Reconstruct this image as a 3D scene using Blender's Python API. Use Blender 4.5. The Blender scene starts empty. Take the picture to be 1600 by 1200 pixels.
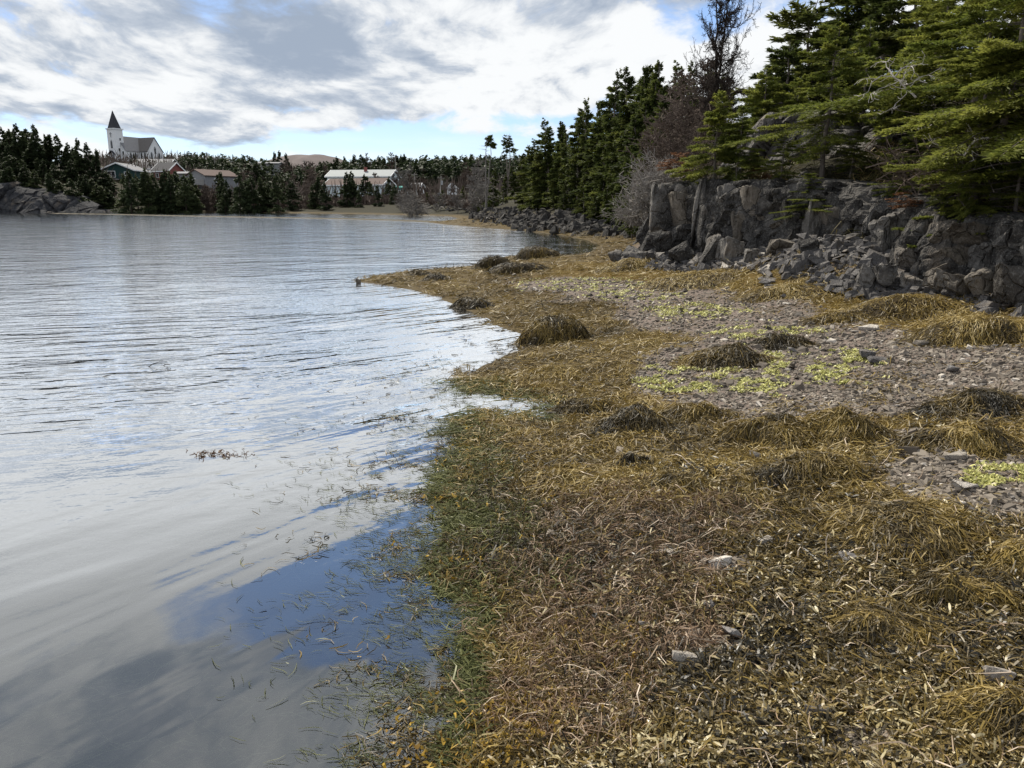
import bpy, bmesh, math, random
import numpy as np
from mathutils import Vector, Matrix, noise as mnoise

S = bpy.context.scene
C = S.collection
RNG = np.random.default_rng(7)
random.seed(7)
rad = math.radians

# ---------------------------------------------------------------- camera
CAM_Z, PITCH, FPX = 1.7, rad(13.05), 1208.0
cam_d = bpy.data.cameras.new("camera")
cam = bpy.data.objects.new("camera", cam_d)
C.objects.link(cam)
cam_d.sensor_width = 36.0
cam_d.lens = 36.0 * FPX / 1600.0
cam_d.clip_start, cam_d.clip_end = 0.05, 5000.0
cam.location = (0, 0, CAM_Z)
cam.rotation_euler = (rad(90) - PITCH, 0, 0)
S.camera = cam

# ---------------------------------------------------------------- exposure
S.view_settings.view_transform = 'Standard'
S.view_settings.look = 'None'
S.view_settings.gamma = 1.0
S.view_settings.exposure = 0.40
S.view_settings.use_curve_mapping = False
S.render.engine = 'CYCLES'
S.cycles.max_bounces = 8
S.cycles.transparent_max_bounces = 16
S.cycles.sample_clamp_indirect = 4.0

# ---------------------------------------------------------------- sun
SUN_EL, SUN_AZ = rad(52), rad(-32)          # azimuth measured from +Y towards +X
sd = Vector((math.sin(SUN_AZ) * math.cos(SUN_EL), math.cos(SUN_AZ) * math.cos(SUN_EL), math.sin(SUN_EL)))
sun_l = bpy.data.lights.new("sun", 'SUN')
sun_l.energy, sun_l.angle, sun_l.color = 5.0, rad(0.6), (1.0, 0.93, 0.80)
sun = bpy.data.objects.new("sun", sun_l)
C.objects.link(sun)
sun.rotation_euler = (-sd).to_track_quat('-Z', 'Y').to_euler()


# ---------------------------------------------------------------- node helper
class NT:
    """tiny helper: nodes written as expressions"""
    def __init__(self, tree):
        self.t = tree
        for n in list(tree.nodes):
            tree.nodes.remove(n)

    def n(self, kind, **props):
        nd = self.t.nodes.new(kind)
        for k, v in props.items():
            setattr(nd, k, v)
        return nd

    def set(self, sock, v):
        if isinstance(v, bpy.types.NodeSocket):
            self.t.links.new(v, sock)
        elif v is not None:
            sock.default_value = v

    def m(self, op, a, b=None, c=None, clamp=False):
        nd = self.n('ShaderNodeMath', operation=op, use_clamp=clamp)
        for i, v in enumerate((a, b, c)):
            if v is not None:
                self.set(nd.inputs[i], v)
        return nd.outputs[0]

    def vm(self, op, a, b=None, scale=None):
        nd = self.n('ShaderNodeVectorMath', operation=op)
        self.set(nd.inputs[0], a)
        if b is not None:
            self.set(nd.inputs[1], b)
        if scale is not None:
            self.set(nd.inputs['Scale'], scale)
        return nd.outputs['Value'] if op in ('DOT_PRODUCT', 'LENGTH', 'DISTANCE') else nd.outputs[0]

    def sep(self, v):
        nd = self.n('ShaderNodeSeparateXYZ')
        self.set(nd.inputs[0], v)
        return nd.outputs

    def comb(self, x, y, z):
        nd = self.n('ShaderNodeCombineXYZ')
        for i, v in enumerate((x, y, z)):
            self.set(nd.inputs[i], v)
        return nd.outputs[0]

    def noise(self, vec, scale, detail=4, rough=0.5, dist=0.0, lac=2.0, color=False):
        nd = self.n('ShaderNodeTexNoise')
        self.set(nd.inputs['Vector'], vec)
        for k, v in (('Scale', scale), ('Detail', detail), ('Roughness', rough), ('Distortion', dist), ('Lacunarity', lac)):
            self.set(nd.inputs[k], v)
        return nd.outputs['Color' if color else 'Fac']

    def voro(self, vec, scale, feature='F1', out='Distance', rnd=1.0):
        nd = self.n('ShaderNodeTexVoronoi', feature=feature)
        self.set(nd.inputs['Vector'], vec)
        self.set(nd.inputs['Scale'], scale)
        self.set(nd.inputs['Randomness'], rnd)
        return nd.outputs[out]

    def ss(self, v, lo, hi):
        nd = self.n('ShaderNodeMapRange', interpolation_type='SMOOTHSTEP')
        self.set(nd.inputs[0], v)
        for i, x in ((1, lo), (2, hi), (3, 0.0), (4, 1.0)):
            self.set(nd.inputs[i], x)
        return nd.outputs[0]

    def mix(self, f, a, b, blend='MIX'):
        nd = self.n('ShaderNodeMix', data_type='RGBA', blend_type=blend)
        self.set(nd.inputs[0], f)
        for i, v in ((6, a), (7, b)):
            if isinstance(v, (tuple, list)) and len(v) == 3:
                v = (*v, 1.0)
            self.set(nd.inputs[i], v)
        return nd.outputs[2]

    def ramp(self, f, stops):
        nd = self.n('ShaderNodeValToRGB')
        self.set(nd.inputs[0], f)
        el = nd.color_ramp.elements
        while len(el) < len(stops):
            el.new(0.5)
        for e, (p, c) in zip(el, stops):
            e.position, e.color = p, (*c, 1.0)
        return nd.outputs[0]

    def bump(self, h, dist=1.0, strength=1.0, normal=None):
        nd = self.n('ShaderNodeBump')
        self.set(nd.inputs['Strength'], strength)
        self.set(nd.inputs['Distance'], dist)
        self.set(nd.inputs['Height'], h)
        if normal is not None:
            self.set(nd.inputs['Normal'], normal)
        return nd.outputs[0]

    def attr(self, name, out='Fac'):
        return self.n('ShaderNodeAttribute', attribute_name=name).outputs[out]


# ---------------------------------------------------------------- sky
world = bpy.data.worlds.new("World")
S.world = world
world.use_nodes = True
w = NT(world.node_tree)
sky = w.n('ShaderNodeTexSky', sky_type='NISHITA')
sky.sun_disc = False
sky.sun_elevation, sky.sun_rotation = SUN_EL, SUN_AZ
sky.air_density, sky.dust_density, sky.ozone_density = 1.0, 0.3, 1.5
dirv = w.n('ShaderNodeTexCoord').outputs['Generated']
dx, dy, dz = w.sep(dirv)
zz = w.m('ADD', w.m('MAXIMUM', dz, 0.0), 0.17)
P = w.comb(w.m('DIVIDE', dx, zz), w.m('DIVIDE', dy, zz), 0.0)
az = w.m('MULTIPLY', w.m('ARCTAN2', dx, dy), 57.29578)
el = w.m('MULTIPLY', w.m('ARCSINE', w.m('MINIMUM', w.m('MAXIMUM', dz, -1.0), 1.0)), 57.29578)


def gauss(a0, e0, sa, se, amp):
    u = w.m('DIVIDE', w.m('SUBTRACT', az, a0), sa)
    v = w.m('DIVIDE', w.m('SUBTRACT', el, e0), se)
    q = w.m('ADD', w.m('MULTIPLY', u, u), w.m('MULTIPLY', v, v))
    return w.m('MULTIPLY', w.m('EXPONENT', w.m('MULTIPLY', q, -0.5)), amp)


def total(items):
    r = items[0]
    for i in items[1:]:
        r = w.m('ADD', r, i)
    return r


warp = w.noise(P, 0.9, 3, 0.5, color=True)
Pw = w.vm('ADD', P, w.vm('SCALE', w.vm('SUBTRACT', warp, (0.5, 0.5, 0.5)), scale=0.55))
OFF = (3.1, 7.7, 0.0)
Pa = w.vm('ADD', Pw, OFF)
n_big = w.noise(w.vm('MULTIPLY', Pa, (2.0, 1.15, 1.0)), 1.0, 9, 0.60)
Pb = w.vm('SUBTRACT', Pa, w.vm('SCALE', P, scale=0.045))          # the same field a little nearer the sun, for relief
n_off = w.noise(w.vm('MULTIPLY', Pb, (2.0, 1.15, 1.0)), 1.0, 9, 0.60)
# where the photograph's sky and its mirror in the water show gaps (az, el in degrees)
holes = total([gauss(-4.5, 3.9, 10.0, 0.75, -0.34), gauss(6.0, 7.0, 2.2, 0.7, -0.19),
               gauss(1.5, 5.8, 4.5, 0.35, -0.15), gauss(-9.0, 28.8, 6.5, 3.6, -0.70), gauss(-21, 27, 5, 1.4, -0.12), gauss(-30, 21, 4, 1.0, -0.10), gauss(-22, 36, 6, 4, 0.16),
               gauss(-8, 20.0, 22, 4.0, 0.22), gauss(-20, 38, 13, 5, 0.30), gauss(4, 38, 14, 5, 0.14), gauss(-14, 9, 20, 3.0, 0.10)])
cov = w.m('ADD', w.m('ADD', n_big, holes), 0.055)
alpha = w.ss(cov, 0.42, 0.56)
# heavy grey bellies
belly = total([gauss(-15.0, 9.2, 4.0, 2.0, 0.40), gauss(-20, 12.2, 6.0, 0.9, 0.28), gauss(-27, 9, 5.0, 1.7, 0.16), gauss(-31, 6.5, 4.0, 1.2, 0.16), gauss(-10.5, 10.8, 2.5, 1.2, 0.10),
               gauss(3.8, 11.8, 1.8, 0.9, 0.24), gauss(-5.5, 9.9, 2.0, 0.45, 0.22), gauss(9, 13.3, 4.0, 0.6, 0.16),
               gauss(-14, 15.5, 9, 1.6, 0.12), gauss(-10, 21.5, 22, 3.2, -0.30), gauss(8, 9, 9, 2.6, -0.12), gauss(-8, 6.2, 24, 1.5, -0.14), gauss(-22, 38, 14, 4.5, -0.12)])
n_belly = w.noise(w.vm('MULTIPLY', w.vm('ADD', Pw, (11.0, 2.0, 0.0)), (1.7, 1.1, 1.0)), 1.0, 7, 0.58)
relief = w.m('MULTIPLY', w.m('SUBTRACT', n_big, n_off), 3.2)
g = w.m('SUBTRACT', w.m('ADD', w.m('ADD', n_belly, belly), w.m('MULTIPLY', w.m('SUBTRACT', n_big, 0.5), 0.35)), w.m('MULTIPLY', relief, 0.62))
puff = w.m('ABSOLUTE', w.m('SUBTRACT', w.noise(w.vm('MULTIPLY', Pw, (1.4, 0.75, 1.0)), 2.4, 6, 0.55), 0.5))
n_fine = w.m('ADD', w.noise(w.vm('MULTIPLY', Pw, (1.3, 0.8, 1.0)), 3.3, 7, 0.62), w.m('MULTIPLY', w.m('SUBTRACT', 0.1, puff), 1.2))
g = w.m('ADD', g, w.m('MULTIPLY', w.m('SUBTRACT', n_fine, 0.5), 0.42))
grey = w.ss(g, 0.35, 0.91)
cl = w.ramp(grey, [(0.0, (7.3, 7.45, 7.55)), (0.25, (6.0, 6.25, 6.55)), (0.55, (4.3, 4.75, 5.4)), (1.0, (2.8, 3.35, 4.2))])
wisp = w.m('MULTIPLY', w.ss(w.noise(w.vm('MULTIPLY', Pw, (0.5, 1.1, 1)), 1.4, 6, 0.6), 0.45, 0.8), 0.35)
skyc = w.mix(wisp, w.mix(w.ss(el, 6.0, 22.0), w.vm('MULTIPLY', sky.outputs[0], (0.82, 0.89, 1.12)), w.vm('MULTIPLY', sky.outputs[0], (0.98, 1.02, 1.06))), (8.5, 8.8, 9.2))
skymix = w.mix(alpha, skyc, cl)
bg = w.n('ShaderNodeBackground')
w.set(bg.inputs[0], skymix)
bg.inputs[1].default_value = 0.1
wo = w.n('ShaderNodeOutputWorld')
w.t.links.new(bg.outputs[0], wo.inputs[0])

# ---------------------------------------------------------------- pixel <-> place (photo pixels, 1600 x 1200)
cp, sp = math.cos(PITCH), math.sin(PITCH)


def ray(px, py):
    u, v = (np.asarray(px, float) - 800) / FPX, (600 - np.asarray(py, float)) / FPX
    return u + 0 * v, cp + v * sp + 0 * u, -sp + v * cp + 0 * u


def at(px, py, z=0.0):
    """point of the level z seen at a pixel"""
    x, y, d = ray(px, py)
    t = (z - CAM_Z) / d
    return np.stack([x * t, y * t, np.full_like(t, z) if np.ndim(t) else z], -1)


def at_y(px, py, Y):
    """point at the distance Y seen at a pixel"""
    x, y, d = ray(px, py)
    t = Y / y
    return np.array([float(x * t), float(Y), float(CAM_Z + d * t)])


def project(x, y, z):
    zc = y * cp - (z - CAM_Z) * sp
    up = y * sp + (z - CAM_Z) * cp
    zc = np.where(zc < 0.05, 0.05, zc)
    return 800 + FPX * x / zc, 600 - FPX * up / zc


def smooth(x, a, b):
    t = np.clip((x - a) / (b - a), 0, 1)
    return t * t * (3 - 2 * t)


# ---------------------------------------------------------------- numpy noise (value noise, 2-D)
_perm = np.random.default_rng(3).random((256, 256))


def vnoise(x, y, f=1.0):
    x, y = np.asarray(x) * f + 100.3, np.asarray(y) * f + 57.1
    xi, yi = np.floor(x).astype(int), np.floor(y).astype(int)
    fx, fy = x - xi, y - yi
    fx, fy = fx * fx * (3 - 2 * fx), fy * fy * (3 - 2 * fy)
    a, b = _perm[xi % 256, yi % 256], _perm[(xi + 1) % 256, yi % 256]
    c, d = _perm[xi % 256, (yi + 1) % 256], _perm[(xi + 1) % 256, (yi + 1) % 256]
    return (a * (1 - fx) + b * fx) * (1 - fy) + (c * (1 - fx) + d * fx) * fy - 0.5


def fbm(x, y, f=1.0, o=4):
    r, a = 0.0, 1.0
    for i in range(o):
        r = r + a * vnoise(x, y, f * 2.03 ** i)
        a *= 0.5
    return r


# ---------------------------------------------------------------- mesh helpers
def mesh_np(name, V, F, attrs=None, smooth_shade=False):
    V = np.ascontiguousarray(V, dtype=np.float32).reshape(-1, 3)
    F = np.ascontiguousarray(F, dtype=np.int32)
    k = F.shape[1]
    me = bpy.data.meshes.new(name)
    me.vertices.add(len(V))
    me.vertices.foreach_set("co", V.ravel())
    me.loops.add(F.size)
    me.loops.foreach_set("vertex_index", F.ravel())
    me.polygons.add(len(F))
    me.polygons.foreach_set("loop_start", np.arange(0, F.size, k, dtype=np.int32))
    me.polygons.foreach_set("use_smooth", np.full(len(F), smooth_shade, dtype=bool))
    for an, (dom, typ, val) in (attrs or {}).items():
        at_ = me.attributes.new(an, typ, dom)
        val = np.ascontiguousarray(val, dtype=np.float32)
        at_.data.foreach_set("color" if 'COLOR' in typ else "value", val.ravel())
    me.update()
    me.validate()
    return me


def link(name, me, mat=None, parent=None, **props):
    o = bpy.data.objects.new(name, me)
    C.objects.link(o)
    if mat is not None and me is not None and not me.materials:
        me.materials.append(mat)
    if parent is not None:
        o.parent = parent
    for k, v in props.items():
        o[k] = v
    return o


def thing(name, label, cat, loc=(0, 0, 0), rz=0.0, group=None, scale=None, me=None, mat=None):
    o = link(name, me, mat)
    o.location = loc
    o.rotation_euler = (0, 0, rz)
    if scale is not None:
        o.scale = scale if not np.isscalar(scale) else (scale,) * 3
    o['label'], o['category'] = label, cat
    if group:
        o['group'] = group
    return o


def ribbons(P, W, N):
    """P (n,k,3) centre lines, W (n,k) half widths, N (n,3) or (n,k,3) side directions -> V, F"""
    n, k, _ = P.shape
    if N.ndim == 2:
        N = np.repeat(N[:, None, :], k, 1)
    L, R = P - N * W[..., None], P + N * W[..., None]
    V = np.stack([L, R], 2).reshape(-1, 3)
    b = (np.arange(n)[:, None] * (2 * k) + 2 * np.arange(k - 1)[None]).reshape(-1)
    F = np.stack([b, b + 1, b + 3, b + 2], 1)
    return V, F


def tubes(segs, sides=4):
    """segs: list/array (n, 8) p0 p1 r0 r1 -> open tubes"""
    A = np.asarray(segs, float).reshape(-1, 8)
    p0, p1, r0, r1 = A[:, :3], A[:, 3:6], A[:, 6], A[:, 7]
    d = p1 - p0
    d = d / np.maximum(np.linalg.norm(d, axis=1, keepdims=True), 1e-9)
    h = np.where(np.abs(d[:, 2:3]) < 0.9, np.array([[0, 0, 1.0]]), np.array([[1.0, 0, 0]]))
    a = np.cross(d, h)
    a /= np.linalg.norm(a, axis=1, keepdims=True)
    b = np.cross(d, a)
    th = np.arange(sides) * 2 * np.pi / sides
    ring = np.cos(th)[None, :, None] * a[:, None] + np.sin(th)[None, :, None] * b[:, None]
    V0 = p0[:, None] + ring * r0[:, None, None]
    V1 = p1[:, None] + ring * r1[:, None, None]
    V = np.concatenate([V0, V1], 1).reshape(-1, 3)
    base = np.arange(len(A))[:, None] * 2 * sides
    i = np.arange(sides)[None]
    j = (i + 1) % sides
    F = np.stack([base + i, base + j, base + sides + j, base + sides + i], -1).reshape(-1, 4)
    return V, F


def merge(parts):
    Vs, Fs, o = [], [], 0
    for V, F in parts:
        Vs.append(V)
        Fs.append(F + o)
        o += len(V)
    return np.concatenate(Vs), np.concatenate(Fs)


def box(cx, cy, cz, sx, sy, sz):
    v = np.array([(x, y, z) for z in (-.5, .5) for y in (-.5, .5) for x in (-.5, .5)]) * (sx, sy, sz) + (cx, cy, cz)
    f = np.array([(0, 2, 3, 1), (4, 5, 7, 6), (0, 1, 5, 4), (1, 3, 7, 5), (3, 2, 6, 7), (2, 0, 4, 6)])
    return v, f


# ---------------------------------------------------------------- materials
def material(name):
    m = bpy.data.materials.new(name)
    m.use_nodes = True
    t = NT(m.node_tree)
    out = t.n('ShaderNodeOutputMaterial')
    return m, t, out


def principled(name, color=None, rough=0.8, build=None, spec=0.12):
    m, t, out = material(name)
    b = t.n('ShaderNodeBsdfPrincipled')
    b.inputs['Roughness'].default_value = rough
    b.inputs['Specular IOR Level'].default_value = spec
    if color is not None:
        b.inputs['Base Color'].default_value = (*color, 1)
    if build:
        build(t, b)
    t.t.links.new(b.outputs[0], out.inputs[0])
    return m


def leafy(name, stops, trans=0.35, rough=0.6, spec=0.2, scale=0.0, var=0.0):
    """thin leaves: the attribute tone picks the plant's own colour"""
    m, t, out = material(name)
    tone = t.attr('tone')
    if var:
        oi = t.n('ShaderNodeObjectInfo').outputs['Random']
        tone = t.m('ADD', tone, t.m('MULTIPLY', t.m('SUBTRACT', oi, 0.5), var), clamp=True)
    col = t.ramp(tone, stops)
    b = t.n('ShaderNodeBsdfPrincipled')
    b.inputs['Roughness'].default_value = rough
    b.inputs['Specular IOR Level'].default_value = spec
    t.set(b.inputs['Base Color'], col)
    tr = t.n('ShaderNodeBsdfTranslucent')
    t.set(tr.inputs[0], col)
    mx = t.n('ShaderNodeMixShader')
    mx.inputs[0].default_value = trans
    t.t.links.new(b.outputs[0], mx.inputs[1])
    t.t.links.new(tr.outputs[0], mx.inputs[2])
    t.t.links.new(mx.outputs[0], out.inputs[0])
    return m
# ================================================================ THE GROUND
def pix_line(pts, z=0.0):
    a = np.array(pts, float)
    return at(a[:, 0], a[:, 1], z)[:, :2]


NEAR_SHORE = [(725, 1195), (745, 1150), (758, 1085), (768, 1040), (772, 1000), (785, 965), (755, 935), (722, 905), (700, 880),
              (708, 855), (750, 832), (720, 805), (692, 775), (710, 735), (738, 695), (718, 662), (755, 648), (855, 660),
              (880, 634), (790, 616), (730, 612), (722, 592), (760, 570), (800, 552), (822, 536), (815, 522), (775, 512),
              (762, 500), (722, 482), (682, 464), (640, 452), (600, 445), (556, 440)]
BACK_SHORE = [(575, 433), (640, 423), (700, 418), (745, 416), (765, 404), (800, 400), (850, 401), (905, 399), (925, 392),
              (936, 383), (915, 375), (880, 368), (820, 361), (760, 356), (700, 351), (668, 347.5), (690, 345.0), (720, 342)]
FAR_SHORE = [(700, 337.5), (640, 336), (560, 334.3), (480, 333.2), (380, 332.3), (300, 331.3), (200, 330.6), (180, 330.8), (100, 331.5),
             (0, 331.5), (-300, 333)]
near_w = pix_line(NEAR_SHORE)
WATER = np.concatenate([np.array([(-0.45, 1.4), (-0.75, 0.6), (-1.2, -1.5), (-2.5, -12), (-50, -40), (-260, -40), (-200, 100)])[::-1],
                        near_w[:0]])
far_w = pix_line(FAR_SHORE)
WATER = np.concatenate([near_w, pix_line(BACK_SHORE), far_w,
                        np.array([(-260, 130), (-260, -40), (-50, -40), (-2.5, -12), (-1.2, -1.5), (-0.62, 0.6), (-0.27, 1.4)])])
CLIFF_LINE = [(2300, 560), (1900, 512), (1750, 488), (1600, 470), (1500, 460), (1420, 450), (1350, 446), (1330, 440), (1250, 428), (1180, 417), (1080, 408),
              (1000, 400), (975, 396)]
cliff_w = pix_line(CLIFF_LINE, 0.62)
hill_w = np.concatenate([cliff_w, pix_line([(985, 384), (1005, 372), (1000, 356), (940, 350), (870, 346), (800, 341), (750, 337.5), (735, 335.5)], 0.55)])
HILL = np.concatenate([hill_w, np.array([(-2, 230), (60, 320), (260, 320), (260, -10), (20, 3)])])
SCREE = at(1262, 425, 0.62)[:2]
BAR = pix_line([(694, 346.3), (640, 344.2), (560, 341.8), (480, 340.2), (380, 338.6), (280, 336.8), (180, 334.6), (90, 333.2)], 0.05)


def poly_dist(x, y, poly, closed=True):
    """distance to a polyline, sign + inside when closed"""
    n = len(poly)
    best = np.full(x.shape, 1e9)
    ins = np.zeros(x.shape, bool)
    for i in range(n if closed else n - 1):
        ax, ay = poly[i]
        bx, by = poly[(i + 1) % n]
        ex, ey = bx - ax, by - ay
        t = np.clip(((x - ax) * ex + (y - ay) * ey) / max(ex * ex + ey * ey, 1e-12), 0, 1)
        best = np.minimum(best, (x - ax - t * ex) ** 2 + (y - ay - t * ey) ** 2)
        if closed and ay != by:
            c = (ay > y) != (by > y)
            ins ^= c & (x < ex * (y - ay) / (by - ay) + ax)
    d = np.sqrt(best)
    return np.where(ins, d, -d) if closed else d


HEAD_X = lambda px: (np.asarray(px, float) - 800) / FPX * 190.0
church_xy = np.array([at_y(196, 250, 330)[0] + 6, 340.0])


def back_of(x, y):
    """how far the rock wall stands behind the weed line: furthest at the rubble slope"""
    return 0.50 + 0.8 * np.exp(-((np.asarray(y) - SCREE[1]) / 1.5) ** 2)


def ground(x, y, detail=True):
    """height of the land; also the inland distances used for colouring"""
    x, y = np.asarray(x, float), np.asarray(y, float)
    r = np.hypot(x, y)
    d = -poly_dist(x, y, WATER)
    dh = poly_dist(x, y, HILL)
    wob = fbm(x, y, 1.7, 3) * 0.16 * smooth(r, 80, 20) + fbm(x, y, 0.12, 3) * 1.2 * smooth(r, 40, 90)
    dd = d + wob * smooth(np.abs(d), 3, 0) if detail else d
    far = smooth(y, 88, 120)
    beach = np.where(dd > 0, np.interp(dd, [0, 0.5, 4, 10, 30, 60], [0, 0.05, 0.33, 0.62, 0.9, 1.1]), 0)
    bed = -np.interp(-dd, [0, 0.4, 2, 6, 25], [0, 0.05, 0.2, 0.5, 1.8])
    z = np.where(dd > 0, beach, bed)
    # far land
    ramp = np.interp(d, [0, 6, 14, 40, 80, 130, 200, 300, 480, 800], [0, 0.5, 1.6, 3.4, 5.2, 9, 14, 21.5, 26, 27])
    ramp = ramp + 9.5 * np.exp(-((x - church_xy[0]) ** 2 + (y - church_xy[1]) ** 2) / (2 * 48.0 ** 2))
    top = np.interp(x, HEAD_X([-500, -60, 0, 60, 110, 150, 178, 195]), [7.4, 7.2, 6.9, 6.2, 4.2, 2.6, .9, 0.0])
    head = top * smooth(d, 2.0, 6.0) + np.where(top > 0.4, np.clip(d - 6, 0, 40) * 0.16, 0) * smooth(top, 0, 3)
    z = np.where(d > 0, z * (1 - far) + np.maximum(ramp, head) * far, z)
    bard = poly_dist(x, y, BAR, closed=False)
    z = np.maximum(z, np.where(y > 60, 0.10 - bard * 0.07, -9))
    # the rocky hill on the right
    hc = np.interp(y, [8, 9, 10.3, 13, 14.5, 16, 18, 24, 40, 80], [.55, .6, .75, .9, 1.15, 1.3, 1.3, 1.0, .5, .4])
    back = back_of(x, y)
    hill = hc * smooth(dh, back + 0.40, back + 0.9) + np.interp(dh, [0, 0.9, 2.2, 4.5, 9, 18, 40, 90], [0, 0.05, 0.25, 0.9, 2.7, 5.4, 9.0, 11]) * np.interp(y, [9, 14], [.75, 1])
    scree = 0.50 * smooth(dh, -1.3, 0.35) * np.exp(-((y - SCREE[1]) / 1.5) ** 2)
    z = z + np.where(dh < 0.9, scree, scree * smooth(dh, 2.5, 0.9)) + np.where(y < 40, 0.16 * smooth(dh, -0.5, 0.6), 0)
    hill = hill + smooth(dh, 1.5, 4) * fbm(x, y, 0.45, 3) * 0.5
    z = np.where(dh > 0, np.maximum(z, 0.55) + hill * (1 - 0.75 * smooth(y, 130, 220)), z)
    if detail:
        on = (dd > -0.2) & (dh < 0.3) & (r < 40)
        z = z + np.where(on, (fbm(x, y, 2.2, 3) * 0.055 + np.maximum(0, fbm(x, y, 5.5, 3)) * 0.05 * smooth(r, 14, 6)) * smooth(dd, -0.1, 0.8), 0)
    return z, d, dh


def G(x, y):
    return float(ground(np.array([x]), np.array([y]), True)[0][0])


# ---- where seaweed covers the beach and where the shingle is bare (laid out on the ground)
def ell(px, py, cx, cy, rx, ry):
    return np.sqrt(((px - cx) / rx) ** 2 + ((py - cy) / ry) ** 2)


def shingle_mask(x, y, z):
    px, py = project(x, y, z)
    nz = fbm(x, y, 1.3, 4) * 0.9 + fbm(x, y, 5.0, 2) * 0.35
    band = [(905, 446, 110, 13), (1010, 458, 150, 22), (1070, 490, 120, 30), (1190, 505, 140, 40), (1150, 560, 130, 45), (1270, 560, 200, 60),
            (1420, 580, 200, 48), (1520, 575, 150, 45), (1200, 615, 170, 40), (1340, 625, 130, 28), (1700, 600, 150, 60),
            (1500, 735, 130, 42), (1600, 760, 100, 50), (1420, 690, 60, 20), (1120, 885, 55, 18), (1115, 1005, 62, 24), (1330, 1165, 70, 26), (1040, 595, 50, 20)]
    m = np.full(np.shape(px), 9.0)
    for b in band:
        m = np.minimum(m, ell(px, py, *b))
    return smooth(1.0 - m + nz * 0.55, -0.12, 0.18)


def golden_mask(x, y, z):
    px, py = project(x, y, z)
    m = np.minimum.reduce([ell(px, py, 1080, 432, 200, 24), ell(px, py, 1450, 500, 170, 42), ell(px, py, 1290, 462, 110, 22), ell(px, py, 960, 425, 120, 18),
                           ell(px, py, 1600, 885, 60, 40), ell(px, py, 1570, 1130, 90, 60), ell(px, py, 1270, 680, 160, 60),
                           ell(px, py, 1560, 540, 120, 30)])
    return smooth(1.25 - m + fbm(x, y, 1.5, 3) * 0.5, 0, 0.5)


def green_mask(x, y, z):
    px, py = project(x, y, z)
    m = np.minimum.reduce([ell(px, py, 740, 600, 60, 40), ell(px, py, 730, 720, 75, 80), ell(px, py, 780, 820, 90, 55), ell(px, py, 730, 910, 80, 40), ell(px, py, 830, 900, 70, 35)])
    return smooth(1.2 - m + fbm(x, y, 3, 3) * 0.7, 0, 0.6)


def straw_mask(x, y, z):
    px, py = project(x, y, z)
    m = np.minimum.reduce([ell(px, py, 950, 900, 190, 60), ell(px, py, 900, 990, 190, 90), ell(px, py, 1000, 800, 170, 50), ell(px, py, 870, 1110, 150, 60)])
    return smooth(1.3 - m + fbm(x, y, 2.5, 3) * 0.6, 0, 0.6)


# ---- one sheet: polar grid around the viewpoint, so rings are fine near and coarse far
ang = np.concatenate([np.linspace(-180, -46, 40)[:-1], np.linspace(-46, 46, 400), np.linspace(46, 180, 40)[1:]])
NR = 400
rr = np.concatenate([[0.02], np.geomspace(0.5, 1100, NR)])
A, R = np.meshgrid(np.radians(ang), rr)
gx, gy = R * np.sin(A), R * np.cos(A)
gz, gd, gh = ground(gx, gy)
na, nr = len(ang), len(rr)
ii = (np.arange(nr - 1)[:, None] * na + np.arange(na - 1)[None]).reshape(-1)
GF = np.stack([ii, ii + 1, ii + na + 1, ii + na], 1)
sh = np.maximum(shingle_mask(gx, gy, gz), smooth(gh, 0.02, 0.3) * (gy < 70))
go = golden_mask(gx, gy, gz) * (gh < .3)
gr = np.hypot(gx, gy)
# what grows or lies there, as mixing weights: R shingle, G golden weed, B soil / dead grass, A underwater
soil = np.maximum(smooth(gh - back_of(gx, gy), 0.3, 0.9), smooth(gy, 90, 120) * smooth(gd, 0.8, 3))
wetbed = smooth(gd, 0.15, -0.25)
ground_me = mesh_np("ground", np.stack([gx, gy, gz], -1), GF,
                    {"lie": ('POINT', 'FLOAT_COLOR', np.stack([sh, go, soil, wetbed], -1))}, True)


def ground_nodes(t, b):
    col = t.n('ShaderNodeAttribute', attribute_name='lie')
    cs = t.n('ShaderNodeSeparateColor')
    t.set(cs.inputs[0], col.outputs['Color'])
    s_, g_, e_ = cs.outputs
    wet_ = col.outputs['Alpha']
    pos = t.n('ShaderNodeNewGeometry').outputs['Position']
    n1 = t.noise(pos, 3.0, 6, 0.65)
    n2 = t.noise(pos, 28.0, 4, 0.6)
    v1 = t.voro(pos, 38.0, 'F1', 'Color')
    vd = t.voro(pos, 38.0)
    grav = t.mix(t.sep(v1)[0], (0.062, 0.050, 0.040), (0.205, 0.165, 0.138))
    grav = t.mix(t.ss(n1, 0.35, 0.7), grav, (0.155, 0.125, 0.11))
    weed = t.mix(n2, (0.026, 0.019, 0.010), (0.13, 0.094, 0.040))
    gold = t.mix(n2, (0.035, 0.024, 0.007), (0.15, 0.098, 0.026))
    dirt = t.mix(n1, (0.010, 0.010, 0.005), (0.030, 0.026, 0.012))
    c = t.mix(g_, weed, gold)
    c = t.mix(s_, c, grav)
    c = t.mix(e_, c, dirt)
    mud = t.mix(n1, (0.034, 0.033, 0.022), (0.125, 0.105, 0.075))
    c = t.mix(wet_, c, mud)
    t.set(b.inputs['Base Color'], c)
    h = t.m('ADD', t.m('MULTIPLY', vd, 0.010), t.m('MULTIPLY', n2, 0.03))
    t.set(b.inputs['Normal'], t.bump(h, 1.0, 0.9))


GZ = gz.copy()


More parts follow.
